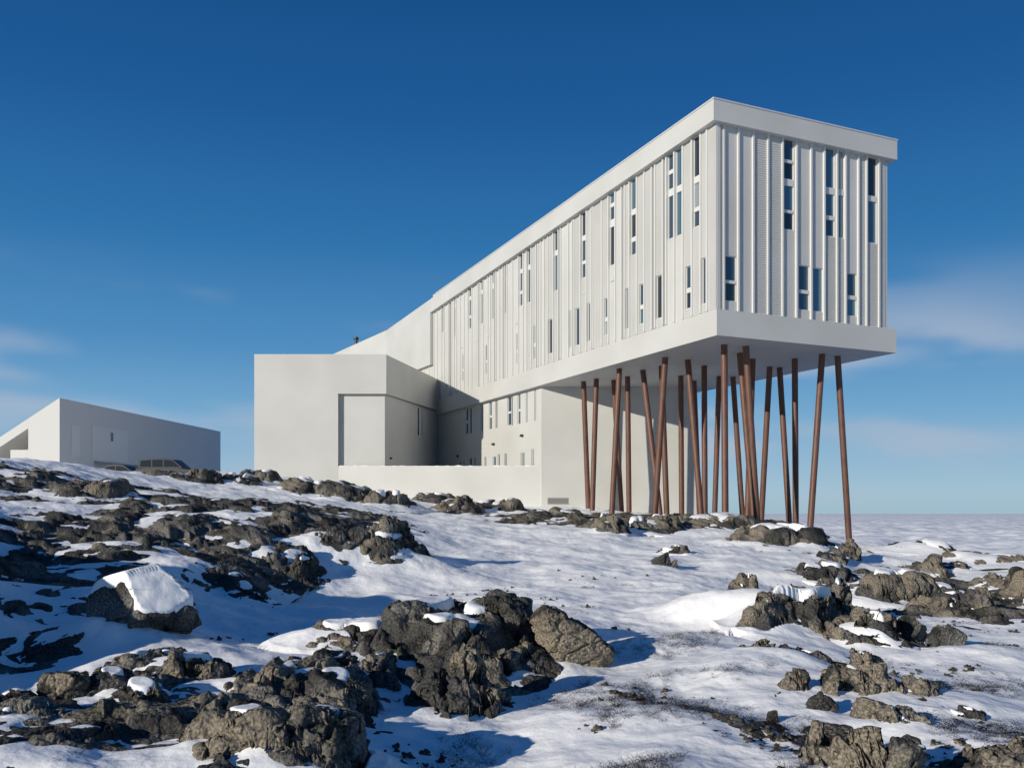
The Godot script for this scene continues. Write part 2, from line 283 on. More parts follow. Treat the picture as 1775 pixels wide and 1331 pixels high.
func camera_and_light() -> void:
	var cam := Camera3D.new()
	cam.name = "camera"
	cam.projection = Camera3D.PROJECTION_FRUSTUM
	cam.near = 0.1
	cam.far = 60000.0
	cam.size = 0.1 * 1331.0 / 1600.0
	cam.frustum_offset = Vector2(0.0, 0.1 * 224.5 / 1600.0)
	add_child(cam)
	cam.current = true
	var e := Environment.new()
	e.background_mode = Environment.BG_SKY
	e.sky = Sky.new()
	var pano := PanoramaSkyMaterial.new()
	pano.panorama = sky_image()
	pano.energy_multiplier = SKY_ENERGY
	e.sky.sky_material = pano
	e.ambient_light_source = Environment.AMBIENT_SOURCE_SKY
	e.tonemap_mode = Environment.TONE_MAPPER_LINEAR
	e.tonemap_exposure = EXPOSURE
	e.sdfgi_enabled = true
	e.ssao_enabled = true
	e.ssil_enabled = true
	var we := WorldEnvironment.new()
	we.name = "environment"
	we.environment = e
	add_child(we)
	var sun := DirectionalLight3D.new()
	sun.name = "sun"
	sun.light_energy = SUN_ENERGY
	sun.light_color = Color(1.0, 0.965, 0.9)
	sun.light_angular_distance = 0.55
	sun.shadow_enabled = true
	sun.look_at_from_position(SUN_TO.normalized() * 100.0, Vector3.ZERO, Vector3.UP)
	add_child(sun)

func sky_image() -> ImageTexture:
	# clear winter air: pale at the horizon, deep blue above, thin cirrus streaks low down, all the way round
	var w := 1024
	var h := 512
	var img := Image.create(w, h, false, Image.FORMAT_RGBF)
	var stops := [0.0, 1.2, 3.0, 6.0, 10.0, 16.0, 23.0, 32.0, 50.0, 90.0]
	var cols := [Color("#9fbccb"), Color("#a3c1d1"), Color("#94b8d1"), Color("#74a7cd"), Color("#518dbf"), Color("#3173ac"), Color("#205b98"), Color("#144a82"), Color("#0d3c70"), Color("#0a3161")]
	var n := FastNoiseLite.new()
	n.noise_type = FastNoiseLite.TYPE_SIMPLEX_SMOOTH
	n.seed = 11
	n.frequency = 1.0
	n.fractal_octaves = 5
	var n2 := FastNoiseLite.new()
	n2.seed = 5
	n2.frequency = 1.0
	n2.fractal_octaves = 3
	for j in h:
		var el := 90.0 - (j + 0.5) / h * 180.0
		var e := maxf(el, 0.0)
		var k := 0
		while k < stops.size() - 2 and e > stops[k + 1]:
			k += 1
		var t: float = (e - stops[k]) / (stops[k + 1] - stops[k])
		var c: Color = (cols[k] as Color).srgb_to_linear().lerp((cols[k + 1] as Color).srgb_to_linear(), t)
		for i in w:
			var az := (i + 0.5) / w * TAU
			var cc := c
			if el > -2.0 and el < 32.0:
				var d := Vector3(-cos(az), 0, sin(az))
				var s := n.get_noise_3d(d.x * 2.4 + 416.0, e * 0.3 + d.z * 1.1, d.z * 2.4)
				var big := n2.get_noise_3d(d.x * 1.2 + 231.0, e * 0.05, d.z * 1.2)
				var band := smoothstep(0.0, 2.0, e) * (1.0 - smoothstep(9.0, 15.0, e))
				var a := smoothstep(-0.12, 0.4, s) * smoothstep(-0.3, 0.25, big) * band * 0.75
				cc = c.lerp(Color(0.42, 0.49, 0.60), a)
			img.set_pixel(i, j, cc)
	return ImageTexture.create_from_image(img)

func noises() -> void:
	for a in [[noise_big, 21, 0.16, 4], [noise_mid, 22, 0.75, 4], [noise_soft, 22, 0.75, 2], [noise_fine, 23, 3.0, 3], [noise_tone, 26, 1.1, 4]]:
		var n: FastNoiseLite = a[0]
		n.noise_type = FastNoiseLite.TYPE_SIMPLEX_SMOOTH
		n.seed = a[1]
		n.frequency = a[2]
		n.fractal_octaves = a[3]
	noise_cell.noise_type = FastNoiseLite.TYPE_CELLULAR
	noise_cell.seed = 31
	noise_cell.frequency = 1.6
	noise_cell.cellular_return_type = FastNoiseLite.RETURN_CELL_VALUE
	noise_cell.domain_warp_enabled = false
	noise_cell.fractal_type = FastNoiseLite.FRACTAL_NONE
	noise_facet.noise_type = FastNoiseLite.TYPE_CELLULAR
	noise_facet.seed = 36
	noise_facet.frequency = 1.0
	noise_facet.cellular_distance_function = FastNoiseLite.DISTANCE_MANHATTAN
	noise_facet.cellular_return_type = FastNoiseLite.RETURN_DISTANCE
	noise_facet.fractal_type = FastNoiseLite.FRACTAL_FBM
	noise_facet.fractal_octaves = 3
	noise_facet.fractal_gain = 0.34
	noise_crack.noise_type = FastNoiseLite.TYPE_CELLULAR
	noise_crack.seed = 31
	noise_crack.frequency = 1.6
	noise_crack.cellular_return_type = FastNoiseLite.RETURN_DISTANCE2_SUB
	noise_crack.fractal_type = FastNoiseLite.FRACTAL_NONE
	noise_edge.noise_type = FastNoiseLite.TYPE_SIMPLEX_SMOOTH
	noise_edge.seed = 32
	noise_edge.frequency = 1.3
	noise_edge.fractal_type = FastNoiseLite.FRACTAL_RIDGED
	noise_edge.fractal_octaves = 4

# ------------------------------------------------------------------ materials
func noise_tex(seed_: int, freq: float, oct: int, ramp: Array, size := 512, type := FastNoiseLite.TYPE_SIMPLEX_SMOOTH, ridged := false) -> ImageTexture:
	var n := FastNoiseLite.new()
	n.noise_type = type
	n.seed = seed_
	n.frequency = freq
	n.fractal_octaves = oct
	if ridged:
		n.fractal_type = FastNoiseLite.FRACTAL_RIDGED
	var img := n.get_seamless_image(size, size, false, false, 0.15, true)
	img.convert(Image.FORMAT_L8)
	if ramp.is_empty():
		return ImageTexture.create_from_image(img)
	var g := Gradient.new()
	g.offsets = PackedFloat32Array()
	g.colors = PackedColorArray()
	var offs := PackedFloat32Array()
	var cols := PackedColorArray()
	for r in ramp:
		offs.append(r[0])
		cols.append(r[1])
	g.offsets = offs
	g.colors = cols
	var lut := []
	for k in 256:
		lut.append(g.sample(k / 255.0))
	var out := Image.create(size, size, false, Image.FORMAT_RGB8)
	var data := img.get_data()
	var o := PackedByteArray()
	o.resize(size * size * 3)
	for k in data.size():
		var c: Color = lut[data[k]]
		o[k * 3] = int(c.r * 255.0)
		o[k * 3 + 1] = int(c.g * 255.0)
		o[k * 3 + 2] = int(c.b * 255.0)
	out.set_data(size, size, false, Image.FORMAT_RGB8, o)
	return ImageTexture.create_from_image(out)

func mat(called: String, c: Color, rough: float, metal := 0.0) -> StandardMaterial3D:
	var m := StandardMaterial3D.new()
	m.resource_name = called
	m.albedo_color = c.linear_to_srgb()
	m.roughness = rough
	m.metallic = metal
	M[called] = m
	return m

func triplanar(m: StandardMaterial3D, scale_: float) -> void:
	m.uv1_triplanar = true
	m.uv1_world_triplanar = true
	m.uv1_scale = Vector3.ONE * scale_
	m.uv1_triplanar_sharpness = 4.0

func materials() -> void:
	var white := mat("white_paint", Color(0.55, 0.552, 0.535), 0.6)
	white.albedo_texture = noise_tex(3, 0.006, 4, [[0.0, Color(0.94, 0.94, 0.93)], [1.0, Color(1, 1, 1)]], 256)
	triplanar(white, 0.12)
	mat("white_trim", Color(0.6, 0.602, 0.588), 0.55)
	mat("annex_paint", Color(0.56, 0.56, 0.545), 0.65)
	mat("glass", Color(0.05, 0.085, 0.12), 0.06, 0.35).metallic_specular = 0.8
	mat("glass_teal", Color(0.09, 0.17, 0.22), 0.07, 0.35).metallic_specular = 0.8
	mat("glass_blind", Color(0.26, 0.30, 0.32), 0.12, 0.1).metallic_specular = 0.8
	mat("glass_dark", Color(0.025, 0.035, 0.045), 0.05, 0.25).metallic_specular = 0.8
	mat("grille_metal", Color(0.30, 0.30, 0.29), 0.5, 0.2)
	mat("coping_metal", Color(0.58, 0.585, 0.58), 0.4, 0.1)
	mat("lamp_metal", Color(0.05, 0.05, 0.05), 0.5)
	mat("dark_gap", Color(0.03, 0.03, 0.03), 0.8)
	var rust := mat("rust_steel", Color(0.135, 0.064, 0.042), 0.55)
	rust.albedo_texture = noise_tex(8, 0.012, 4, [[0.0, Color(0.78, 0.74, 0.72)], [0.55, Color(1, 1, 1)], [1.0, Color(0.9, 0.8, 0.72)]], 256)
	triplanar(rust, 0.5)
	rust.uv1_scale = Vector3(1.4, 0.25, 1.4)
	var snow := mat("snow", Color(0.95, 0.955, 0.96), 0.7)
	snow.metallic_specular = 0.3
	snow.heightmap_enabled = true
	snow.heightmap_texture = noise_tex(41, 0.011, 7, [], 1024)
	snow.heightmap_scale = 0.8
	triplanar(snow, 0.5)
	var ice := mat("sea_ice", Color(0.95, 0.955, 0.96), 0.75)
	ice.albedo_texture = noise_tex(44, 0.01, 5, [[0.0, Color(0.92, 0.94, 0.95)], [0.5, Color(0.99, 0.99, 1.0)], [1.0, Color(1, 1, 1)]], 1024)
	ice.heightmap_enabled = true
	ice.heightmap_texture = noise_tex(45, 0.012, 5, [], 512)
	ice.heightmap_scale = 14.0
	triplanar(ice, 0.02)
	var stone := mat("stone", Color(1, 1, 1), 0.9)
	stone.vertex_color_use_as_albedo = true
	stone.metallic_specular = 0.25
	stone.albedo_texture = noise_tex(51, 0.03, 7, [[0.0, Color(0.42, 0.42, 0.43)], [0.35, Color(0.62, 0.62, 0.62)], [0.62, Color(0.9, 0.89, 0.88)], [1.0, Color(1, 1, 1)]], 1024)
	stone.heightmap_enabled = true
	stone.heightmap_texture = noise_tex(52, 0.016, 7, [], 1024)
	stone.heightmap_scale = 2.2
	triplanar(stone, 0.9)
	mat("twig", Color(0.1, 0.062, 0.042), 0.9)
	mat("car_paint", Color(0.012, 0.013, 0.016), 0.4)
	mat("tyre", Color(0.02, 0.02, 0.02), 0.9)
	mat("rim", Color(0.35, 0.35, 0.36), 0.35, 0.8)
	mat("car_glass", Color(0.012, 0.016, 0.02), 0.15)
	mat("lamp_glass", Color(0.6, 0.6, 0.6), 0.15)

# ------------------------------------------------------------------ naming
func numbered(called: String) -> String:
	taken[called] = taken.get(called, -1) + 1
	return called if taken[called] == 0 else "%s_%03d" % [called, taken[called]]

func tag(o: Node, label: String, category: String, group := "") -> void:
	o.set_meta("label", label)
	o.set_meta("category", category)
	if group:
		o.set_meta("group", group)

func structure(o: Node, label: String, category: String) -> void:
	tag(o, label, category)
	o.set_meta("kind", "structure")

func thing(called: String, label: String, category: String, at := Vector3.ZERO, turn := 0.0) -> Node3D:
	var o := Node3D.new()
	o.name = numbered(called)
	add_child(o)
	o.position = at
	o.rotation.y = turn
	tag(o, label, category)
	return o

func mesh_node(called: String, mesh: Mesh, m: Material, parent: Node, xf := Transform3D.IDENTITY) -> MeshInstance3D:
	var o := MeshInstance3D.new()
	o.name = numbered(called) if parent == self else called
	o.mesh = mesh
	if m:
		for k in mesh.get_surface_count():
			o.set_surface_override_material(k, m)
	o.transform = xf
	parent.add_child(o, true)
	return o

# ------------------------------------------------------------------ small modelling helpers
func flat() -> SurfaceTool:
	var st := SurfaceTool.new()
	st.begin(Mesh.PRIMITIVE_TRIANGLES)
	st.set_smooth_group(-1)
	return st

func done(st: SurfaceTool) -> ArrayMesh:
	st.generate_normals()
	return st.commit()

func quad(st: SurfaceTool, a: Vector3, b: Vector3, c: Vector3, d: Vector3) -> void:
	for p in [a, b, c, a, c, d]:
		st.add_vertex(p)

func bx(st: SurfaceTool, a: Vector3, b: Vector3) -> void:
	var p := []
	for k in 8:
		p.append(Vector3(b.x if k & 1 else a.x, b.y if k & 2 else a.y, b.z if k & 4 else a.z))
	quad(st, p[4], p[6], p[7], p[5])
	quad(st, p[1], p[3], p[2], p[0])
	quad(st, p[0], p[2], p[6], p[4])
	quad(st, p[5], p[7], p[3], p[1])
	quad(st, p[6], p[2], p[3], p[7])
	quad(st, p[0], p[4], p[5], p[1])

func prism(st: SurfaceTool, plan: Array, lo: Array, hi: Array) -> void:
	# plan: Vector2 (x, z); lo and hi: one height for each corner
	var n := plan.size()
	var poly := PackedVector2Array(plan)
	for k in n:
		var a: Vector2 = plan[k]
		var b: Vector2 = plan[(k + 1) % n]
		quad(st, Vector3(a.x, lo[k], a.y), Vector3(a.x, hi[k], a.y), Vector3(b.x, hi[(k + 1) % n], b.y), Vector3(b.x, lo[(k + 1) % n], b.y))
	var tri := Geometry2D.triangulate_polygon(poly)
	for k in range(0, tri.size(), 3):
		for s in [0, 1, 2]:
			var i: int = tri[k + s]
			st.add_vertex(Vector3(plan[i].x, hi[i], plan[i].y))
		for s in [2, 1, 0]:
			var i: int = tri[k + s]
			st.add_vertex(Vector3(plan[i].x, lo[i], plan[i].y))

func side_prism(st: SurfaceTool, profile: Array, x0: float, x1: float) -> void:
	# profile: Vector2 (z, y), extruded along x
	var n := profile.size()
	for k in n:
		var a: Vector2 = profile[k]
		var b: Vector2 = profile[(k + 1) % n]
		quad(st, Vector3(x0, a.y, a.x), Vector3(x0, b.y, b.x), Vector3(x1, b.y, b.x), Vector3(x1, a.y, a.x))
	var tri := Geometry2D.triangulate_polygon(PackedVector2Array(profile))
	for k in range(0, tri.size(), 3):
		for s in [0, 1, 2]:
			var p: Vector2 = profile[tri[k + s]]
			st.add_vertex(Vector3(x0, p.y, p.x))
		for s in [2, 1, 0]:
			var p: Vector2 = profile[tri[k + s]]
			st.add_vertex(Vector3(x1, p.y, p.x))

func tube(a: Vector3, b: Vector3, r0: float, r1: float, sides := 20) -> ArrayMesh:
	var st := SurfaceTool.new()
	st.begin(Mesh.PRIMITIVE_TRIANGLES)
	var d := (b - a).normalized()
	var u := d.cross(Vector3.RIGHT if absf(d.x) < 0.8 else Vector3.FORWARD).normalized()
	var v := d.cross(u)
	for k in sides:
		var t0 := TAU * k / sides
		var t1 := TAU * (k + 1) / sides
		var n0 := u * cos(t0) + v * sin(t0)
		var n1 := u * cos(t1) + v * sin(t1)
		for w in [[a, n0, r0], [b, n0, r1], [b, n1, r1], [a, n0, r0], [b, n1, r1], [a, n1, r0]]:
			st.set_normal(w[1])
			st.add_vertex(w[0] + w[1] * w[2])
		for w in [[a, n1, r0, -1.0], [a, n0, r0, -1.0], [b, n0, r1, 1.0], [b, n1, r1, 1.0]]:
			pass
		st.set_normal(d)
		st.add_vertex(b)
		st.add_vertex(b + n1 * r1)
		st.add_vertex(b + n0 * r1)
		st.set_normal(-d)
		st.add_vertex(a)
		st.add_vertex(a + n0 * r0)
		st.add_vertex(a + n1 * r0)
	return st.commit()

# ------------------------------------------------------------------ ground: a thin-plate surface through surveyed spots
func basis_fn(r2: float) -> float:
	return r2 * log(r2) if r2 > 1e-12 else 0.0

func solve_ground() -> void:
	var n := GROUND.size()
	var sz := n + 3
	var a := []
	var rhs := PackedFloat64Array()
	rhs.resize(sz)
	for p in GROUND:
		tps_at.append(Vector2(atan2(p[0], -p[1]) * 1.6, log(Vector2(p[0], p[1]).length())))
	for i in sz:
		var row := PackedFloat64Array()
		row.resize(sz)
		a.append(row)
	for i in n:
		for j in n:
			a[i][j] = basis_fn(tps_at[i].distance_squared_to(tps_at[j])) + (0.002 if i == j else 0.0)
		a[i][n] = 1.0
		a[i][n + 1] = tps_at[i].x
		a[i][n + 2] = tps_at[i].y
		a[n][i] = 1.0
		a[n + 1][i] = tps_at[i].x
		a[n + 2][i] = tps_at[i].y
		rhs[i] = GROUND[i][2]
	for c in sz:
		var best := c
		for r in range(c + 1, sz):
			if absf(a[r][c]) > absf(a[best][c]):
				best = r
		var tmp: PackedFloat64Array = a[c]
		a[c] = a[best]
		a[best] = tmp
		var tb := rhs[c]
		rhs[c] = rhs[best]
		rhs[best] = tb
		var pc: PackedFloat64Array = a[c]
		for r in range(c + 1, sz):
			var pr: PackedFloat64Array = a[r]
			var f := pr[c] / pc[c]
			if f != 0.0:
				for k in range(c, sz):
					pr[k] -= f * pc[k]
				a[r] = pr
				rhs[r] -= f * rhs[c]
	tps_c.resize(sz)
	for c in range(sz - 1, -1, -1):
		var s := rhs[c]
		var pc: PackedFloat64Array = a[c]
		for k in range(c + 1, sz):
			s -= pc[k] * tps_c[k]
		tps_c[c] = s / pc[c]
	coarse.resize(CT * CR)
	for j in CR:
		for i in CT:
			coarse[j * CT + i] = spline(lerpf(-1.0, 1.0, i / (CT - 1.0)), lerpf(1.5, 4.75, j / (CR - 1.0)))

func spline(th: float, lr: float) -> float:
	var p := Vector2(th * 1.6, lr)
	var n := tps_at.size()
	var s := tps_c[n] + tps_c[n + 1] * p.x + tps_c[n + 2] * p.y
	for k in n:
		var r2 := p.distance_squared_to(tps_at[k])
		if r2 > 1e-12:
			s += tps_c[k] * r2 * log(r2)
	return s

func base_height(th: float, lr: float) -> float:
	var fi := clampf((th + 1.0) / 2.0, 0.0, 1.0) * (CT - 1.001)
	var fj := clampf((lr - 1.5) / 3.25, 0.0, 1.0) * (CR - 1.001)
	var i := int(fi)
	var j := int(fj)
	var u := fi - i
	var v := fj - j
	var k := j * CT + i
	var h := 0.0
	if i < 1 or j < 1 or i > CT - 3 or j > CR - 3:
		h = lerpf(lerpf(coarse[k], coarse[k + 1], u), lerpf(coarse[k + CT], coarse[k + CT + 1], u), v)
	else:
		var r0 := cubic_interpolate(coarse[k - CT], coarse[k - CT + 1], coarse[k - CT - 1], coarse[k - CT + 2], u)
		var r1 := cubic_interpolate(coarse[k], coarse[k + 1], coarse[k - 1], coarse[k + 2], u)
		var r2 := cubic_interpolate(coarse[k + CT], coarse[k + CT + 1], coarse[k + CT - 1], coarse[k + CT + 2], u)
		var r3 := cubic_interpolate(coarse[k + 2 * CT], coarse[k + 2 * CT + 1], coarse[k + 2 * CT - 1], coarse[k + 2 * CT + 2], u)
		h = cubic_interpolate(r1, r2, r0, r3, v)
	var out := smoothstep(0.85, 1.35, absf(th))
	if out > 0.0:
		h = lerpf(h, -1.9 - 0.02 * exp(minf(lr, 5.0)) - maxf(0.0, exp(lr) - 60.0) * 0.25, out)
	if lr > 4.6:
		h -= (lr - 4.6) * 40.0
	return h

func snow_height(x: float, z: float, th: float, lr: float) -> float:
	var h := base_height(th, lr)
	var calm := smoothstep(-0.25, 0.2, noise_big.get_noise_2d(x * 1.3 + 40.0, z * 1.3))
	h += 0.17 * noise_big.get_noise_2d(x * 1.9 + 9.0, z * 1.9) + 0.04 * noise_mid.get_noise_2d(x * 0.6, z * 0.6) * (1.0 - 0.6 * calm)
	h += 0.018 * noise_edge.get_noise_2d(x * 0.4 + z * 0.25, z * 0.8 - x * 0.3) * (1.0 - 0.9 * calm)
	h += 0.012 * noise_fine.get_noise_2d(x * 0.9, z * 1.3) * (1.0 - 0.8 * calm)
	return h

func height_at(x: float, z: float) -> float:
	return snow_height(x, z, atan2(x, -z), 0.5 * log(x * x + z * z))

func ground() -> void:
	var ths := PackedFloat32Array()
	for k in 40:
		ths.append(lerpf(-PI, -0.64, pow(k / 40.0, 0.8)))
	var dense := 840
	for k in dense + 1:
		ths.append(lerpf(-0.64, 0.64, k / float(dense)))
	for k in range(1, 41):
		ths.append(lerpf(0.64, PI, pow(k / 40.0, 1.25)))
	var lrs := PackedFloat32Array()
	for k in 10:
		lrs.append(lerpf(-0.5, 1.5, k / 10.0))
	var rows := 480
	for k in rows + 1:
		lrs.append(lerpf(1.5, 4.15, k / float(rows)))
	for k in range(1, 30):
		lrs.append(lerpf(4.15, 5.2, k / 29.0))
	var nt := ths.size()
	var nr := lrs.size()
	var verts := PackedVector3Array()
	verts.resize(nt * nr)
	for j in nr:
		var r := exp(lrs[j])
		for i in nt:
			var x := r * sin(ths[i])
			var z := -r * cos(ths[i])
			verts[j * nt + i] = Vector3(x, snow_height(x, z, ths[i], lrs[j]), z)
	drifts(verts, ths, lrs)
	var idx := PackedInt32Array()
	idx.resize((nt - 1) * (nr - 1) * 6)
	var w := 0
	for j in nr - 1:
		for i in nt - 1:
			var a := j * nt + i
			idx[w] = a
			idx[w + 1] = a + nt
			idx[w + 2] = a + 1
			idx[w + 3] = a + 1
			idx[w + 4] = a + nt
			idx[w + 5] = a + nt + 1
			w += 6
	structure(mesh_node("snow_ground", smooth_mesh(verts, idx), M.snow, self), "wind packed snow covering the rocky shore below the hotel", "snow")
	# bedrock sheets that rise through the snow
	for p in PATCHES:
		bedrock(p, ths, lrs, verts, nt)

func drifts(verts: PackedVector3Array, ths: PackedFloat32Array, lrs: PackedFloat32Array) -> void:
	# wind has banked the snow up against every rock, more on its weather side
	var nt := ths.size()
	var rise := {}
	for d in ROCKS:
		var c := Vector2(d[0] - 0.22 * d[3], d[1] + 0.05 * d[5])
		var ax: float = 0.72 * d[3] + 0.25
		var az: float = 0.62 * d[5] + 0.25
		var dist := c.length()
		var th := atan2(c.x, -c.y)
		var i0 := maxi(0, ths.bsearch(th - ax * 1.05 / dist))
		var i1 := mini(nt - 1, ths.bsearch(th + ax * 1.05 / dist))
		var j0 := maxi(0, lrs.bsearch(log(maxf(dist - az - ax * 0.4, 0.5))))
		var j1 := mini(lrs.size() - 1, lrs.bsearch(log(dist + az + ax * 0.4)))
		var high: float = minf(d[4], 1.0) * (0.16 + 0.22 * d[8])
		for j in range(j0, j1 + 1):
			for i in range(i0, i1 + 1):
				var k := j * nt + i
				var v := verts[k]
				var e := Vector2((v.x - c.x) / ax, (v.z - c.y) / az).length()
				if e < 1.0:
					var s := 1.0 - e * e
					var up := high * s * s * (0.75 + 0.7 * noise_mid.get_noise_2d(v.x * 0.9 + 5.0, v.z * 0.9))
					if up > rise.get(k, 0.0):
						rise[k] = up
	for d in MOUNDS:
		for j in range(lrs.bsearch(log(maxf(-d[1] - d[3] * 1.6, 1.0))), lrs.bsearch(log(-d[1] + d[3] * 2.0))):
			for i in nt:
				var k := j * nt + i
				var v := verts[k]
				var e := Vector2((v.x - d[0]) / d[2], (v.z - d[1]) / d[3]).length() + 0.2 * noise_soft.get_noise_2d(v.x * 0.5, v.z * 0.5)
				if e < 1.0:
					rise[k] = maxf(rise.get(k, 0.0), d[4] * smoothstep(0.0, 1.0, 1.0 - e))
	for k in rise:
		verts[k].y += rise[k]

func smooth_mesh(verts: PackedVector3Array, idx: PackedInt32Array, cols := PackedColorArray()) -> ArrayMesh:
	var nor := PackedVector3Array()
	nor.resize(verts.size())
	for k in range(0, idx.size(), 3):
		var a := idx[k]
		var b := idx[k + 1]
		var c := idx[k + 2]
		var n := (verts[c] - verts[a]).cross(verts[b] - verts[a])
		nor[a] += n
		nor[b] += n
		nor[c] += n
	for k in nor.size():
		nor[k] = nor[k].normalized()
	var arr := []
	arr.resize(Mesh.ARRAY_MAX)
	arr[Mesh.ARRAY_VERTEX] = verts
	arr[Mesh.ARRAY_NORMAL] = nor
	arr[Mesh.ARRAY_INDEX] = idx
	if cols.size():
		arr[Mesh.ARRAY_COLOR] = cols
	var m := ArrayMesh.new()
	m.add_surface_from_arrays(Mesh.PRIMITIVE_TRIANGLES, arr)
	return m

func stone_color(p: Vector3, tone: float) -> Color:
	var t := noise_tone.get_noise_3dv(p)
	var c := noise_cell.get_noise_3dv(p * 1.3 + Vector3(t, t * 0.6, -t) * 0.5) * 0.5 + 0.5
	var col := Color(0.10, 0.10, 0.097).lerp(Color(0.29, 0.28, 0.26), smoothstep(-0.2, 0.45, t))
	var tan_ := smoothstep(1.0 - tone - 0.04, 1.0 - tone + 0.04, c + t * 0.12)
	col = col.lerp(Color(0.38, 0.335, 0.265), tan_ * 0.7)
	var g := noise_mid.get_noise_3dv(p * 1.7 + Vector3(9, 3, 5))
	col = col.lerp(Color(0.15, 0.155, 0.105), smoothstep(0.2, 0.5, g) * 0.5)
	col = col.lerp(Color(0.035, 0.035, 0.034), smoothstep(0.12, 0.4, noise_mid.get_noise_3dv(p * 2.6 - Vector3(4, 8, 2))) * 0.8)
	return col

func bedrock(p: Array, ths: PackedFloat32Array, lrs: PackedFloat32Array, snow: PackedVector3Array, nt: int) -> void:
	var shear: float = p[9] if p.size() > 9 else 0.0
	var reach: float = p[3] + absf(shear) * p[2]
	var i0 := 0
	while i0 < nt - 1 and ths[i0] < p[0] - p[2] * 1.15:
		i0 += 1
	var i1 := i0
	while i1 < nt - 1 and ths[i1] < p[0] + p[2] * 1.15:
		i1 += 1
	var j0 := 0
	while j0 < lrs.size() - 1 and lrs[j0] < p[1] - reach * 1.15:
		j0 += 1
	var j1 := j0
	while j1 < lrs.size() - 1 and lrs[j1] < p[1] + reach * 1.15:
		j1 += 1
	var verts := PackedVector3Array()
	var cols := PackedColorArray()
	var lift := PackedFloat32Array()
	var idx := PackedInt32Array()
	var w := i1 - i0 + 1
	for j in range(j0, j1 + 1):
		for i in range(i0, i1 + 1):
			var s := snow[j * nt + i]
			var dx: float = (ths[i] - p[0]) / p[2]
			var dy: float = (lrs[j] - p[1] - shear * (ths[i] - p[0])) / p[3]
			var q := Vector3(s.x, 0.0, s.z)
			var n1 := noise_big.get_noise_2d(s.x * 2.6, s.z * 2.6)
			var n2 := noise_mid.get_noise_2d(s.x * 1.15 + 30.0, s.z * 1.15)
			var n3 := noise_edge.get_noise_2d(s.x * 0.8, s.z * 0.8 + 11.0)
			var n4 := noise_fine.get_noise_2d(s.x * 1.4, s.z * 1.4)
			var cell := noise_cell.get_noise_2d(s.x * 0.55 + n2 * 0.3, s.z * 0.55 - n2 * 0.3)
			var d := sqrt(dx * dx + dy * dy) + n1 * 0.35
			var keep := 1.0 - smoothstep(0.72, 1.08, d)
			var up: float = p[4] + p[5] * (0.75 * n1 + 0.55 * n2 + 0.22 * cell + 0.18 * n3) + 0.03 * n4
			var lay := (up + 0.04 * n2) / 0.13
			var whole := floorf(lay)
			up = lerpf(up, (whole + smoothstep(0.45, 0.95, lay - whole)) * 0.13 - 0.04 * n2, 0.55)
			up = lerpf(-0.35, up, keep)
			var side := Vector3(n3, 0.0, n2) * 0.04
			verts.append(Vector3(s.x, s.y + up, s.z) + side)
			lift.append(up)
			cols.append(stone_color(Vector3(s.x, s.y, s.z), p[6]))
	for j in j1 - j0:
		for i in i1 - i0:
			var a := j * w + i
			if maxf(maxf(lift[a], lift[a + 1]), maxf(lift[a + w], lift[a + w + 1])) > -0.03:
				idx.append_array([a, a + w, a + 1, a + 1, a + w, a + w + 1])
	if idx.is_empty():
		return
	# keep only the vertices in use
	var map := {}
	var v2 := PackedVector3Array()
	var c2 := PackedColorArray()
	for k in idx.size():
		var a := idx[k]
		if not map.has(a):
			map[a] = v2.size()
			v2.append(verts[a])
			c2.append(cols[a])
		idx[k] = map[a]
	var o := mesh_node(p[7], smooth_mesh(v2, idx, c2), M.stone, self)
	tag(o, p[8], "rock")
	if p[0] > -0.38:
		o.set_meta("kind", "stuff")

func sea() -> void:
	# snow covered ice with low hummocks and pressure ridges
	var verts := PackedVector3Array()
	var idx := PackedInt32Array()
	var ths := PackedFloat32Array()
	for k in 30:
		ths.append(lerpf(-PI, -0.3, k / 30.0))
	for k in 301:
		ths.append(lerpf(-0.3, 0.75, k / 300.0))
	for k in range(1, 31):
		ths.append(lerpf(0.75, PI, k / 30.0))
	var nt := ths.size()
	var lrs := PackedFloat32Array()
	for k in 12:
		lrs.append(lerpf(3.2, 4.7, k / 12.0))
	for k in 440:
		lrs.append(lerpf(4.7, 8.2, k / 440.0))
	for k in 31:
		lrs.append(lerpf(8.2, 10.6, k / 30.0))
	var rows := lrs.size() - 1
	for lr in lrs:
		var r := exp(lr)
		for th in ths:
			var x := r * sin(th)
			var z := -r * cos(th)
			var h := 0.0
			if r < 9000.0:
				h = 0.8 * noise_big.get_noise_2d(x * 0.35, z * 0.35) + 0.9 * noise_edge.get_noise_2d(x * 0.012, z * 0.02) + 1.2 * noise_big.get_noise_2d(x * 0.05, z * 0.06 + 300.0)
			verts.append(Vector3(x, SEA + h * 1.6 * smoothstep(50.0, 120.0, r), z))
	for j in rows:
		for k in nt - 1:
			var a := j * nt + k
			idx.append_array([a, a + nt, a + 1, a + 1, a + nt, a + nt + 1])
	structure(mesh_node("frozen_sea", smooth_mesh(verts, idx), M.sea_ice, self), "frozen snow covered sea reaching to the horizon", "sea")

# ------------------------------------------------------------------ the hotel
func loc(x: float, dist: float) -> Vector2:
	# a spot of the plan in the hotel's own axes: x along the end wall, -z along the long wall
	var dx := x - 8.70
	var dz := dist - 39.5
	return Vector2(dx * 0.9087 + dz * 0.4174, dx * 0.4174 - dz * 0.9087)

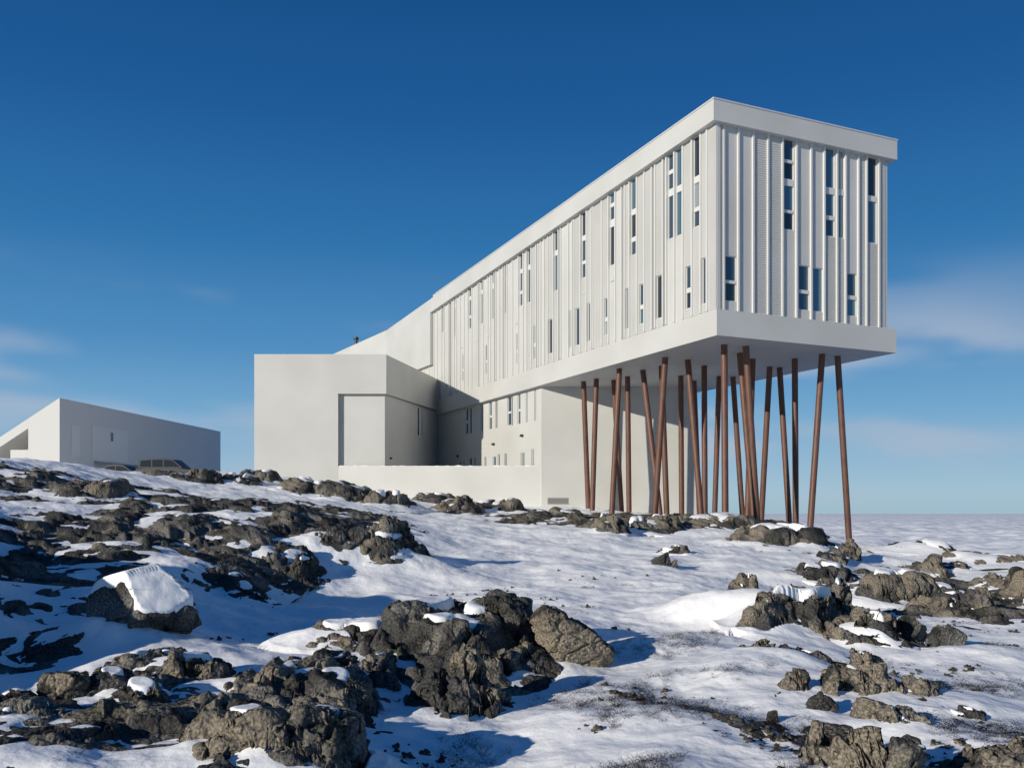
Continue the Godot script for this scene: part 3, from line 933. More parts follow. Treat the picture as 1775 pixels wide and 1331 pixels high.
func siding(st: SurfaceTool, u0: float, u1: float, y0: float, y1: float, lip := 0.026) -> void:
	bx(st, Vector3(u0, y0, -0.22), Vector3(u1, y1, -0.002))
	var n := maxi(1, roundi((y1 - y0) / 0.1))
	var step := (y1 - y0) / n
	for k in n:
		var a := y0 + k * step
		var b := a + step
		quad(st, Vector3(u0, a, lip), Vector3(u0, b, 0.0), Vector3(u1, b, 0.0), Vector3(u1, a, lip))
		quad(st, Vector3(u0, a, 0.0), Vector3(u0, a, lip), Vector3(u1, a, lip), Vector3(u1, a, 0.0))
		for u in [u0, u1]:
			for p in [Vector3(u, a, 0.0), Vector3(u, b, 0.0), Vector3(u, a, lip)]:
				st.add_vertex(p)

func openings(st: SurfaceTool, u0: float, u1: float, y0: float, y1: float, holes: Array, boards: bool, back := -0.22) -> void:
	# a wall piece with rectangular holes [u0, u1, y0, y1]
	var cuts := [u0, u1]
	for h in holes:
		for e in [h[0], h[1]]:
			if e > u0 and e < u1 and not e in cuts:
				cuts.append(e)
	cuts.sort()
	for k in cuts.size() - 1:
		var m: float = (cuts[k] + cuts[k + 1]) * 0.5
		var spans := []
		for h in holes:
			if m > h[0] and m < h[1]:
				spans.append([h[2], h[3]])
		spans.sort()
		var y := y0
		for s in spans + [[y1, y1]]:
			if s[0] > y + 0.01:
				if boards:
					siding(st, cuts[k], cuts[k + 1], y, minf(s[0], y1))
				else:
					bx(st, Vector3(cuts[k], y, back), Vector3(cuts[k + 1], minf(s[0], y1), 0.0))
			y = maxf(y, s[1])

func window(parent: Node, xf: Transform3D, u0: float, u1: float, panes: Array, set_back := 0.07) -> void:
	panes = panes.duplicate(true)
	panes.sort()
	var st := flat()
	var lo: float = panes[0][0]
	var hi: float = panes[-1][1]
	var f := minf(0.035, (u1 - u0) * 0.16)
	var b := -set_back - 0.05
	var c := -set_back + 0.03
	bx(st, Vector3(u0, lo, b), Vector3(u0 + f, hi, c))
	bx(st, Vector3(u1 - f, lo, b), Vector3(u1, hi, c))
	bx(st, Vector3(u0 + f, lo, b), Vector3(u1 - f, lo + f, c))
	bx(st, Vector3(u0 + f, hi - f, b), Vector3(u1 - f, hi, c))
	for k in panes.size() - 1:
		bx(st, Vector3(u0 + f, panes[k][1] - 0.015, b), Vector3(u1 - f, panes[k + 1][0] + 0.015, c + 0.03))
	var w := mesh_node("window", done(st), M.white_trim, parent, xf)
	for p in panes:
		var g := flat()
		bx(g, Vector3(u0 + f * 0.6, p[0] - 0.01, -set_back - 0.012), Vector3(u1 - f * 0.6, p[1] + 0.01, -set_back))
		var pick := int(absf(u0 * 7.3 + p[0] * 3.1) * 10.0) % 10
		mesh_node("pane", done(g), [M.glass, M.glass_teal, M.glass_dark, M.glass, M.glass_blind, M.glass, M.glass_teal, M.glass_dark, M.glass, M.glass_teal][pick], w)

func facade(root: Node3D, xf: Transform3D, bays: Array, mirrored: bool, top0: float, slope: float) -> void:
	for bay in bays:
		var u0: float = -bay[1] if mirrored else bay[0]
		var u1: float = -bay[0] if mirrored else bay[1]
		var far := absf((u0 + u1) * 0.5)
		var top := top0 - slope * far
		var holes := []
		for w in bay[3]:
			var a: float = -w[1] if mirrored else w[0]
			var b: float = -w[0] if mirrored else w[1] + 0.07
			if mirrored:
				a = maxf(a - 0.13, u0 + 0.05)
			var ps: Array = w[2].duplicate(true)
			ps.sort()
			if ps[-1][1] > top - 0.45:
				ps[-1][1] = top
			holes.append([a, b, ps[0][0], ps[-1][1]])
			window(root, xf, a, b, ps)
		var st := flat()
		openings(st, u0, u1, 8.66, top + 0.12, holes, bay[2] == "c")
		var sunk := xf
		if bay[2] == "r":
			sunk.origin -= xf.basis.z * 0.11
		mesh_node("siding_panel" if bay[2] == "c" else "smooth_panel", done(st), M.white_paint, root, sunk)
		var bt := flat()
		bx(bt, Vector3(u0 - 0.045, 8.74, -0.05), Vector3(u0 + 0.045, top + 0.12, 0.085))
		mesh_node("batten", done(bt), M.white_trim, root, xf)

func hotel_building() -> Node3D:
	var root := thing("hotel_building", "long white clapboard hotel raised on leaning rust brown columns above the rocks", "building", Vector3(8.70, 0.0, -39.5), atan2(0.4174, 0.9087))
	var end_xf := Transform3D.IDENTITY
	var long_xf := Transform3D(Basis(Vector3.UP, -PI / 2), Vector3.ZERO)
	facade(root, end_xf, END_BAYS, false, 16.7, 0.0)
	facade(root, long_xf, LONG_BAYS, true, 16.68, 0.031)
	# far side wall, boarded
	var st := flat()
	siding(st, 0.0, 4.0, 8.66, 16.6)
	siding(st, 4.0, 36.0, 8.66, 15.6)
	mesh_node("siding_panel", done(st), M.white_paint, root, Transform3D(Basis(Vector3.UP, PI / 2), Vector3(9.97, 0, 0)))
	st = flat()
	bx(st, Vector3(0.3, 8.2, -47.0), Vector3(9.7, 15.9, -0.3))
	mesh_node("inner_wall", done(st), M.white_paint, root)
	# floor band with the soffit, and the roof with its deep fascia
	st = flat()
	bx(st, Vector3(-0.1, 7.58, -35.45), Vector3(10.3, 8.70, 0.25))
	mesh_node("floor_band", done(st), M.white_paint, root)
	st = flat()
	side_prism(st, [Vector2(0.3, 16.68), Vector2(0.3, 17.60), Vector2(-34.2, 16.78), Vector2(-34.75, 16.81), Vector2(-34.75, 16.64), Vector2(-35.4, 16.60), Vector2(-35.4, 15.58)], -0.3, 10.3)
	mesh_node("roof_fascia", done(st), M.white_paint, root)
	st = flat()
	side_prism(st, [Vector2(0.33, 17.58), Vector2(0.33, 17.64), Vector2(-34.2, 16.82), Vector2(-34.2, 16.76)], -0.33, 10.33)
	mesh_node("coping", done(st), M.coping_metal, root)
	for q in [8.5, 11.5, 20.1, 24.6, 26.6, 29.5]:
		st = flat()
		bx(st, Vector3(-q - 0.16, 11.88, -0.02), Vector3(-q + 0.16, 11.98, 0.045))
		mesh_node("wall_vent", done(st), M.coping_metal, root, long_xf)
	# smooth wall where the wing turns away
	st = flat()
	side_prism(st, [Vector2(-35.42, 11.55), Vector2(-35.42, 16.60), Vector2(-46.8, 16.28), Vector2(-46.8, 11.72)], -0.3, 3.0)
	mesh_node("wing_wall", done(st), M.white_paint, root)
	st = flat()
	prism(st, [Vector2(-0.3, -46.82), Vector2(-2.18, -59.2), Vector2(6.0, -62.0), Vector2(6.0, -46.82)], [8.0, 8.0, 8.0, 8.0], [16.28, 15.92, 15.9, 16.28])
	mesh_node("wing_wall", done(st), M.white_paint, root)
	st = flat()
	bx(st, Vector3(-40.0, 8.0, -0.22), Vector3(-35.46, 11.6, 0.0))
	mesh_node("smooth_panel", done(st), M.white_paint, root, long_xf)
	for q in [36.4, 37.6, 38.9]:
		st = flat()
		bx(st, Vector3(-q - 0.045, 8.0, -0.05), Vector3(-q + 0.045, 11.5, 0.085))
		mesh_node("batten", done(st), M.white_trim, root, long_xf)
	# lower storeys behind the columns
	st = flat()
	var a := loc(1.466, 55.2)
	var b := loc(11.06, 55.2)
	prism(st, [Vector2(0.25, -17.17), b, Vector2(b.x, -36.0), Vector2(0.6, -36.0), Vector2(0.6, -17.6), Vector2(0.25, -17.6)], [-2.5, -2.5, -2.5, -2.5, -2.5, -2.5], [7.575, 7.575, 7.575, 7.575, 7.575, 7.575])
	mesh_node("lower_wall", done(st), M.white_paint, root)
	var low_xf := long_xf
	low_xf.origin = Vector3(0.25, 0, 0)
	var holes := []
	for w in GROUND_WINDOWS:
		var ps: Array = w[2].duplicate(true)
		ps.sort()
		ps[-1][1] = minf(ps[-1][1], 7.51)
		holes.append([-w[1] - 0.13, -w[0], ps[0][0], ps[-1][1]])
		window(root, low_xf, -w[1] - 0.13, -w[0], ps, 0.09)
	st = flat()
	openings(st, -36.2, -17.6, -2.0, 7.575, holes, false, -0.34)
	mesh_node("lower_wall", done(st), M.white_paint, root, low_xf)
	for s in [[-30.75, 4.2], [-24.2, 4.62], [-19.75, 4.85]]:
		mesh_node("wall_lamp", tube(Vector3(s[0], s[1], -0.02), Vector3(s[0], s[1], 0.2), 0.1, 0.07, 12), M.lamp_metal, root, low_xf)
	# grille low on the wall under the soffit
	var along := (b - a).normalized()
	var grille_xf := Transform3D(Basis(Vector3(along.x, 0, along.y), Vector3.UP, Vector3(-along.y, 0, along.x)), Vector3(a.x, 0, a.y))
	st = flat()
	for e in [[0.66, 0.9, 0.56, 0.6], [0.66, 0.9, 0.9, 0.94]]:
		bx(st, Vector3(0.66, e[2], 0.0), Vector3(1.9, e[3], 0.03))
	for k in 9:
		var y := 0.605 + k * 0.034
		quad(st, Vector3(0.66, y, 0.026), Vector3(0.66, y + 0.03, 0.004), Vector3(1.9, y + 0.03, 0.004), Vector3(1.9, y, 0.026))
	mesh_node("grille", done(st), M.grille_metal, root, grille_xf)
	block(root)
	columns(root)
	# flue on the wing roof
	var flue := mesh_node("flue", tube(Vector3(-1.0, 15.6, -54.6), Vector3(-1.0, 16.7, -54.6), 0.16, 0.16, 12), M.lamp_metal, root)
	mesh_node("cap", tube(Vector3(-1.0, 16.74, -54.6), Vector3(-1.0, 16.95, -54.6), 0.3, 0.2, 12), M.lamp_metal, flue)
	return root

func block(root: Node3D) -> void:
	# the two storey block that crosses the wing, its cut away corner, and the courtyard wall
	var z := FRONT
	var pa := loc(-16.15, z)
	var pb := loc(-7.88, z)
	var pc := Vector2(0.9, -35.9)
	var pd := loc(-16.15, 76.0)
	var st := flat()
	prism(st, [pa, pb, pc, pd], [7.5, 7.5, 8.0, 7.5], [9.97, 9.97, 10.36, 10.2])
	mesh_node("block_upper_wall", done(st), M.white_paint, root)
	st = flat()
	prism(st, [pa, loc(-10.9, z), loc(-10.9, 76.0), pd], [-2.0, -2.0, -2.0, -2.0], [7.498, 7.498, 7.498, 7.498])
	mesh_node("block_lower_wall", done(st), M.white_paint, root)
	st = flat()
	var c2 := Vector2(0.95, -36.3)
	var b2 := loc(-8.0, z + 0.3)
	prism(st, [loc(-10.898, z + 0.3), b2, c2, loc(-10.898, 75.9)], [-2.0, -2.0, -2.0, -2.0], [7.497, 7.497, 7.95, 7.497])
	mesh_node("recess_wall", done(st), M.white_paint, root)
	st = flat()
	var w0 := Vector2(-10.895, z - 0.225)
	var w1 := Vector2(1.74, 55.3)
	var back := Vector2(0.06, 0.3)
	prism(st, [loc(w0.x, w0.y), loc(w1.x, w1.y), loc(w1.x + 0.1, w1.y + 0.3), loc(w0.x + back.x, w0.y + back.y)], [-2.0, -2.0, -2.0, -2.0], [2.96, 2.83, 2.83, 2.96])
	mesh_node("courtyard_wall", done(st), M.white_paint, root)
	var cap := PackedVector3Array()
	var idx := PackedInt32Array()
	for k in 121:
		var t := lerpf(0.004, 0.985, k / 120.0)
		var m := w0.lerp(w1, t)
		var hh := 0.03 + 0.07 * maxf(0.0, noise_mid.get_noise_2d(m.x * 1.6, 3.0))
		for s in [[0.01, 0.0], [0.06, hh], [0.24, hh], [0.29, 0.0]]:
			var p := loc(m.x, m.y + s[0])
			cap.append(Vector3(p.x, lerpf(2.96, 2.83, t) + s[1] - 0.005, p.y))
	for k in 120:
		for s in 3:
			var i: int = k * 4 + s
			idx.append_array([i, i + 1, i + 4, i + 4, i + 1, i + 5])
	mesh_node("snow_cap", smooth_mesh(cap, idx), M.snow, root)
	# clapboards on the front of the block
	var fx := loc(-7.88, z) - loc(-8.88, z)
	var front_xf := Transform3D(Basis(Vector3(fx.x, 0, fx.y), Vector3.UP, Vector3(-fx.y, 0, fx.x)), Vector3(pa.x, 0, pa.y))
	front_xf.origin += front_xf.basis.z * 0.225
	st = flat()
	siding(st, 0.0, 8.27, 7.5, 9.97, 0.01)
	mesh_node("siding_panel", done(st), M.white_paint, root, front_xf)
	st = flat()
	siding(st, 0.0, 5.25, -1.5, 7.498, 0.01)
	mesh_node("siding_panel", done(st), M.white_paint, root, front_xf)
	var recess_xf := front_xf
	recess_xf.origin -= front_xf.basis.z * 0.305
	st = flat()
	siding(st, 5.255, 8.14, 2.0, 7.49, 0.01)
	mesh_node("siding_panel", done(st), M.white_paint, root, recess_xf)
	# slot windows on the shaded inner side
	var u := (c2 - b2).normalized()
	var xf := Transform3D(Basis(Vector3(u.x, 0, u.y), Vector3.UP, Vector3(-u.y, 0, u.x)), Vector3(b2.x, 0, b2.y))
	for s in [[7.6, 7.95, 5.6, 7.6], [8.7, 8.85, 5.6, 7.6]]:
		var f := flat()
		bx(f, Vector3(s[0] - 0.05, s[2] - 0.05, -0.05), Vector3(s[1] + 0.05, s[3], 0.03))
		var w := mesh_node("window", done(f), M.white_trim, root, xf)
		f = flat()
		bx(f, Vector3(s[0], s[2], 0.0), Vector3(s[1], s[3] - 0.05, 0.036))
		mesh_node("pane", done(f), M.glass, w)
	mesh_node("wall_lamp", tube(Vector3(1.0, 3.55, 0.0), Vector3(1.0, 3.55, 0.14), 0.08, 0.05, 12), M.lamp_metal, root, xf)

func columns(root: Node3D) -> void:
	var inv := root.transform.affine_inverse()
	for c in COLUMNS:
		var t := Vector3(c[0], 7.57, -c[1])
		var b := Vector3(c[2], c[3], -c[4])
		b += (b - t).normalized() * 0.7
		mesh_node("column", tube(inv * b, inv * t, 0.148, 0.148, 28), M.rust_steel, root)

# ------------------------------------------------------------------ the small shed roofed building on the hill
func annex() -> void:
	var root := thing("annex_building", "small white building with a steep single pitch roof on the snowy hill", "building", Vector3(-36.8, 0.0, -75.0), -0.108)
	var st := flat()
	prism(st, [Vector2(-2.72, 0), Vector2(0, 0), Vector2(0, -31), Vector2(-2.72, -31)], [4.56, 4.56, 4.56, 4.56], [7.75, 9.4, 9.4, 7.75])
	mesh_node("upper_wall", done(st), M.annex_paint, root)
	for s in [[0.0, -5.0, 0.0], [-5.0, -16.6, -1.5], [-16.6, -31.0, 0.0]]:
		st = flat()
		bx(st, Vector3(-2.72, -1.0, s[1]), Vector3(s[2], 4.558, s[0]))
		mesh_node("lower_wall", done(st), M.annex_paint, root)
	st = flat()
	prism(st, [Vector2(-12, -3), Vector2(-2.725, -3), Vector2(-2.725, -31), Vector2(-12, -31)], [-1.0, -1.0, -1.0, -1.0], [2.1, 7.747, 7.747, 2.1])
	mesh_node("porch_wall", done(st), M.annex_paint, root)
	st = flat()
	prism(st, [Vector2(-12, 0), Vector2(-2.725, 0), Vector2(-2.725, -2.995), Vector2(-12, -2.995)], [1.3, 6.95, 6.95, 1.3], [2.1, 7.747, 7.747, 2.1])
	mesh_node("porch_roof", done(st), M.annex_paint, root)
	st = flat()
	bx(st, Vector3(-4.28, -1.0, -0.2), Vector3(-2.725, 5.2, -0.003))
	mesh_node("porch_parapet", done(st), M.annex_paint, root)
	for s in [[-1.58, -2.83, 4.8, 7.38], [-4.65, -10.54, 4.7, 7.6]]:
		st = flat()
		bx(st, Vector3(-0.05, s[2], s[1]), Vector3(0.05, s[3], s[0]))
		mesh_node("wall_panel", done(st), M.white_trim, root)
	st = flat()
	bx(st, Vector3(0.0, 6.4, -8.02), Vector3(0.09, 7.3, -7.5))
	var w := mesh_node("window", done(st), M.white_trim, root)
	st = flat()
	bx(st, Vector3(0.0, 6.46, -7.95), Vector3(0.1, 7.24, -7.57))
	mesh_node("pane", done(st), M.glass, w)

# ------------------------------------------------------------------ cars
func loft(profile: Array, widths: Array, insets: Array) -> ArrayMesh:
	# a side outline (x, y) swept across the width; insets shrink the outline towards its middle near the flanks
	var st := SurfaceTool.new()
	st.begin(Mesh.PRIMITIVE_TRIANGLES)
	st.set_smooth_group(-1)
	var mid := Vector2.ZERO
	for p in profile:
		mid += p / profile.size()
	var n := profile.size()
	var rings := []
	for k in widths.size():
		var ring := []
		for p in profile:
			var q: Vector2 = mid + (p - mid) * (1.0 - insets[k])
			ring.append(Vector3(q.x, q.y, widths[k]))
		rings.append(ring)
	for k in rings.size() - 1:
		for i in n:
			quad(st, rings[k][i], rings[k + 1][i], rings[k + 1][(i + 1) % n], rings[k][(i + 1) % n])
	var tri := Geometry2D.triangulate_polygon(PackedVector2Array(profile))
	for k in range(0, tri.size(), 3):
		for s in [0, 1, 2]:
			st.add_vertex(rings[0][tri[k + s]])
		for s in [2, 1, 0]:
			st.add_vertex(rings[-1][tri[k + s]])
	return done(st)

func car(called: String, label: String, at: Vector3, turn: float, roof: Array, glass: Array, tall: float) -> void:
	var t := thing(called, label, "car", at, turn)
	var body := [Vector2(-2.25, 0.32), Vector2(-2.3, 0.62), Vector2(-2.22, 0.9 * tall), Vector2(-1.2, 0.96 * tall), Vector2(0.95, 0.95 * tall), Vector2(2.0, 0.82 * tall), Vector2(2.28, 0.66), Vector2(2.28, 0.3)]
	mesh_node("body", loft(body, [-0.9, -0.84, 0.84, 0.9], [0.05, 0.0, 0.0, 0.05]), M.car_paint, t)
	mesh_node("roof", loft(roof, [-0.72, -0.66, 0.66, 0.72], [0.04, 0.0, 0.0, 0.04]), M.car_paint, t)
	for s in [-1, 1]:
		for g in glass:
			var st := flat()
			for p in [g[0], g[1], g[2], g[0], g[2], g[3]]:
				st.add_vertex(Vector3(p.x, p.y, s * 0.735))
			for p in [g[0], g[2], g[1], g[0], g[3], g[2]]:
				st.add_vertex(Vector3(p.x, p.y, s * 0.725))
			mesh_node("side_window", done(st), M.car_glass, t)
		for x in [-1.38, 1.4]:
			var w := mesh_node("wheel", tube(Vector3(x, 0.32, s * 0.68), Vector3(x, 0.32, s * 0.91), 0.32, 0.32, 24), M.tyre, t)
			mesh_node("rim", tube(Vector3(x, 0.32, s * 0.85), Vector3(x, 0.32, s * 0.925), 0.2, 0.19, 20), M.rim, w)
		var hl := flat()
		bx(hl, Vector3(2.18, 0.62, s * 0.62 - 0.14), Vector3(2.29, 0.74, s * 0.62 + 0.14))
		mesh_node("headlight", done(hl), M.lamp_glass, t)

func cars() -> void:
	var y1 := height_at(-28.4, -67.5)
	car("parked_car", "dark low car parked by the garage opening of the small white building", Vector3(-28.4, y1, -67.5), -0.1,
		[Vector2(-1.75, 0.9), Vector2(-0.95, 1.36), Vector2(-0.3, 1.44), Vector2(0.35, 1.38), Vector2(1.1, 0.9)],
		[[Vector2(-1.4, 0.98), Vector2(-0.9, 1.29), Vector2(-0.32, 1.36), Vector2(-0.32, 0.98)], [Vector2(-0.24, 0.98), Vector2(-0.24, 1.36), Vector2(0.3, 1.3), Vector2(0.85, 0.98)]], 1.0)
	var y2 := height_at(-24.6, -66.5)
	car("parked_car", "tall dark wagon parked behind the low tan rocks of the ridge", Vector3(-24.6, y2, -66.5), -0.06,
		[Vector2(-2.15, 1.1), Vector2(-2.05, 1.74), Vector2(-0.4, 1.82), Vector2(0.5, 1.72), Vector2(1.25, 1.1)],
		[[Vector2(-1.95, 1.2), Vector2(-1.9, 1.64), Vector2(-1.15, 1.7), Vector2(-1.15, 1.2)], [Vector2(-1.05, 1.2), Vector2(-1.05, 1.7), Vector2(-0.3, 1.72), Vector2(-0.3, 1.2)], [Vector2(-0.2, 1.2), Vector2(-0.2, 1.72), Vector2(0.42, 1.64), Vector2(0.95, 1.2)]], 1.18)



# ------------------------------------------------------------------ boulders and outcrops
func rock(k: int) -> void:
	var d: Array = ROCKS[k]
	if d[13] == "rock_outcrop" or (d[9] > 1 and absf(d[12]) < 20.0):
		outcrop(k)
		return
	var rng := RandomNumberGenerator.new()
	rng.seed = 1000 + k * 17
	var x: float = d[0]
	var z: float = d[1]
	var base := height_at(x, z)
	var top: float = maxf(d[2], base + 0.1)
	var wd: float = d[3]
	var dp: float = d[5]
	var style: String = d[6]
	var lumps: int = d[9]
	var verts := PackedVector3Array()
	var cols := PackedColorArray()
	var idx := PackedInt32Array()
	var sv := PackedVector3Array()
	var si := PackedInt32Array()
	for l in lumps:
		var fw := 1.0
		var fh := 1.0
		var off := Vector3.ZERO
		if lumps > 1:
			if style in ["b", "s"] or lumps >= 4:
				fw = 1.35 / lumps + 0.12
				off.x = ((l + 0.5) / lumps - 0.5) * (1.0 - fw * 0.6) * wd + rng.randf_range(-0.05, 0.05) * wd
				off.z = rng.randf_range(-0.22, 0.22) * dp
				fh = 1.0 if l == lumps / 2 else rng.randf_range(0.55, 0.95)
			elif l == 0:
				fw = 0.8
				off.x = rng.randf_range(-0.08, 0.08) * wd
			else:
				fw = rng.randf_range(0.45, 0.6)
				fh = rng.randf_range(0.5, 0.85)
				off.x = (1.0 if (l & 1) else -1.0) * rng.randf_range(0.22, 0.3) * wd
				off.z = rng.randf_range(-0.25, 0.25) * dp
		var sink := 0.22 * (top - base) + 0.1
		var hh := ((top - base) * fh + sink) * 0.5
		var half := Vector3(wd * 0.5 * fw, hh, dp * 0.5 * (1.0 if lumps == 1 else clampf(fw * 1.3, 0.5, 1.0)))
		var yaw: float = deg_to_rad(d[11] + (0.0 if l == 0 else rng.randf_range(-25, 25)))
		var b := Basis(Vector3.BACK, deg_to_rad(d[12])) * Basis(Vector3.UP, yaw)
		if absf(d[12]) > 25.0:
			half.y *= 0.58
			half.x *= 1.08
		var gy := height_at(x + off.x, z + off.z)
		var c := Vector3(x + off.x, minf(base, gy) - sink + hh, z + off.z)
		if lumps == 1 or l == 0:
			c.y = top - hh
		lump(verts, cols, idx, sv, si, c, half, b, style, d[7], d[8], maxi(12, int(d[10] * (1.0 if lumps == 1 else 0.72))), rng)
	var o := mesh_node(d[13], smooth_mesh(verts, idx, cols), M.stone, self)
	tag(o, d[14], "rock", d[15])
	if si.size():
		mesh_node("snow_cap", smooth_mesh(sv, si), M.snow, o)

func outcrop(k: int) -> void:
	# bedrock: overlapping flat topped humps with cracks and stepped blocks, swept in columns whose points
	# are spread evenly along the profile so that steep faces are as finely meshed as the tops
	var d: Array = ROCKS[k]
	var rng := RandomNumberGenerator.new()
	rng.seed = 4000 + k * 31
	var x0: float = d[0]
	var z0: float = d[1]
	var wd: float = d[3] * 1.16
	var dp: float = d[5] * 1.12
	var style: String = d[6]
	var base := height_at(x0, z0)
	var ht := maxf((d[2] - base) * lerpf(1.15, 0.84, smoothstep(0.5, 1.2, wd)), 0.14)
	var size := minf(wd * 0.42, dp * 0.42)
	var lumps := []
	var count: int = maxi(d[9], 2)
	for l in count:
		var fw := 1.0 if l == 0 else rng.randf_range(0.4, 0.6)
		var fx := 0.0
		if l > 0:
			fx = (1.0 if (l & 1) else -1.0) * rng.randf_range(0.04, 0.5 - fw * 0.5 + 0.02)
		var yaw: float = deg_to_rad(d[11] + rng.randf_range(-25, 25))
		lumps.append([x0 + fx * wd, z0 + (0.0 if l == 0 else rng.randf_range(-0.2, 0.2) * dp), wd * fw * 0.56, dp * (0.58 if l == 0 else rng.randf_range(0.35, 0.5)), ht * (0.62 if l == 0 else rng.randf_range(0.8, 1.0) if l > 1 else 1.0), cos(yaw), sin(yaw)])
	var edge := 1.0
	var amp: float = {"b": 0.22, "s": 0.18, "r": 0.17, "j": 0.23}[style] * minf(ht, size) + 0.03
	var tilt := -tan(deg_to_rad(d[12])) * -0.55
	var f := clampf(0.5 / size, 0.3, 2.6)
	var off := Vector2(rng.randf() * 90.0, rng.randf() * 90.0)
	var cols_n: int = clampi(int(d[10] * 1.8 * clampf(wd / maxf(ht, 0.1) * 0.45, 0.8, 1.9)), 40, 190)
	var rows_n: int = clampi(int(d[10] * 1.55), 34, 120)
	var fine_n := rows_n * 3 / 2
	var zs := PackedFloat32Array()
	zs.resize(fine_n + 1)
	var hs := PackedFloat32Array()
	hs.resize(fine_n + 1)
	var arc := PackedFloat32Array()
	arc.resize(fine_n + 1)
	var verts := PackedVector3Array()
	var colors := PackedColorArray()
	var show := PackedFloat32Array()
	for i in cols_n + 1:
		var x := x0 + (i / float(cols_n) - 0.5) * wd * 1.5
		for j in fine_n + 1:
			zs[j] = z0 + dp * 0.95 - j / float(fine_n) * dp * 1.9
			hs[j] = hump(x, zs[j], lumps, edge, p_of(style), f, off, tilt, x0, ht)
			if j > 0:
				arc[j] = arc[j - 1] + absf(hs[j] - hs[j - 1]) + absf(zs[j] - zs[j - 1])
		var at := 0
		for j in rows_n + 1:
			var want := arc[fine_n] * j / float(rows_n)
			while at < fine_n - 1 and arc[at + 1] < want:
				at += 1
			var t := clampf((want - arc[at]) / maxf(arc[at + 1] - arc[at], 1e-5), 0.0, 1.0)
			var z := lerpf(zs[at], zs[at + 1], t)
			var h := lerpf(hs[at], hs[at + 1], t)
			var p := Vector3(x, base_height(atan2(x, -z), 0.5 * log(x * x + z * z)) + h, z)
			if h < -0.22:
				verts.append(p)
				show.append(h - 0.1)
				colors.append(Color(0.2, 0.2, 0.19))
				continue
			var q := (p + Vector3(off.x, 0.0, off.y)) * f
			var qs := Vector3(q.x * 0.94 + q.y * 0.34, (q.y * 0.94 - q.x * 0.34) * 1.6, q.z)
			var big := noise_mid.get_noise_3dv(qs * 1.0)
			var mid := noise_mid.get_noise_3dv(qs * 2.3 + Vector3(17, 3, 8))
			var warp := Vector3(big, mid * 0.5, -big) * 0.45
			var cell := noise_cell.get_noise_3dv(qs * 1.0 + warp)
			var cell2 := noise_cell.get_noise_3dv(qs * 2.2 + warp * 1.6 + Vector3(5, 5, 5))
			var crack := smoothstep(-0.98, -0.8, noise_crack.get_noise_3dv(qs * 1.0 + warp))
			var ridge := noise_edge.get_noise_3dv(Vector3(qs.x * 0.6, qs.y * 1.7, qs.z * 0.6))
			var small := noise_fine.get_noise_3dv(p * 1.7)
			var facet := noise_facet.get_noise_3dv(qs * 0.75 + warp * 0.4) + 0.3
			var up := amp * (0.3 * big - 0.9 * facet + 0.42 * cell + 0.12 * cell2 + 0.28 * ridge - 0.55 * (1.0 - crack)) + 0.008 * small
			var side := Vector3(mid * 0.6, 0.0, cell * 0.6) * amp * 0.3 + Vector3(0.01 * small, 0, 0.01 * small)
			var gx := (hump(x + 0.04, z, lumps, edge, p_of(style), f, off, tilt, x0, ht) - h) / 0.04
			var gz := (hs[at + 1] - hs[at]) / (zs[at + 1] - zs[at])
			var nn := Vector3(-clampf(gx, -2.5, 2.5), 1.0, -clampf(gz, -2.5, 2.5)).normalized()
			verts.append(p + side + nn * up * smoothstep(-0.2, 0.15, h / ht))
			show.append(h)
			var col := stone_color(p, d[7] * 0.3)
			if cell * 0.5 + 0.5 > 0.97 - d[7] * 0.72:
				col = col.lerp(Color(0.38, 0.335, 0.265), 0.75 * smoothstep(-0.5, 0.0, mid + ridge * 0.4))
			colors.append(col)
	var w := rows_n + 1
	var idx := PackedInt32Array()
	for i in cols_n:
		for j in rows_n:
			var a := i * w + j
			if maxf(maxf(show[a], show[a + 1]), maxf(show[a + w], show[a + w + 1])) > -0.3:
				idx.append_array([a, a + 1, a + w, a + w, a + 1, a + w + 1])
	var o := mesh_node(d[13], smooth_mesh(verts, idx, colors), M.stone, self)
	tag(o, d[14], "rock", d[15])
	var snow: float = d[8]
	if snow < 0.03:
		return
	var sc := cols_n * 2 / 3
	var sr := rows_n
	var low := PackedVector3Array()
	var raised := PackedFloat32Array()
	for i in sc + 1:
		var x := x0 + (i / float(sc) - 0.5) * wd * 1.5
		for j in sr + 1:
			var z := z0 + dp * 0.95 - j / float(sr) * dp * 1.9
			var h := hump(x, z, lumps, edge, p_of(style), f, off, tilt, x0, ht, true)
			raised.append(h)
			low.append(Vector3(x, base_height(atan2(x, -z), 0.5 * log(x * x + z * z)) + h, z))
	w = sr + 1
	var sv := PackedVector3Array()
	var keep := PackedFloat32Array()
	for i in sc + 1:
		for j in sr + 1:
			var a := i * w + j
			var e := low[mini(i + 1, sc) * w + j] - low[maxi(i - 1, 0) * w + j]
			var g := low[i * w + mini(j + 1, sr)] - low[i * w + maxi(j - 1, 0)]
			var nn := e.cross(g).normalized()
			var m := noise_mid.get_noise_3dv(low[a] * clampf(f * 0.7, 0.4, 1.5) + Vector3(3, 70, 9))
			var t := smoothstep(0.6, 0.9, absf(nn.y))
			var lift := amp * (lerpf(-0.55, 1.35, snow) + 1.0 * m) * t - (amp * 2.2 + 0.1) * (1.0 - t)
			keep.append(lift if raised[a] > -0.1 and absf(nn.y) > 0.55 else -9.0)
			sv.append(low[a] + Vector3(0, lift, 0))
	var si := PackedInt32Array()
	for i in sc:
		for j in sr:
			var a := i * w + j
			if maxf(maxf(keep[a], keep[a + 1]), maxf(keep[a + w], keep[a + w + 1])) > -1.3 * amp:
				si.append_array([a, a + 1, a + w, a + w, a + 1, a + w + 1])
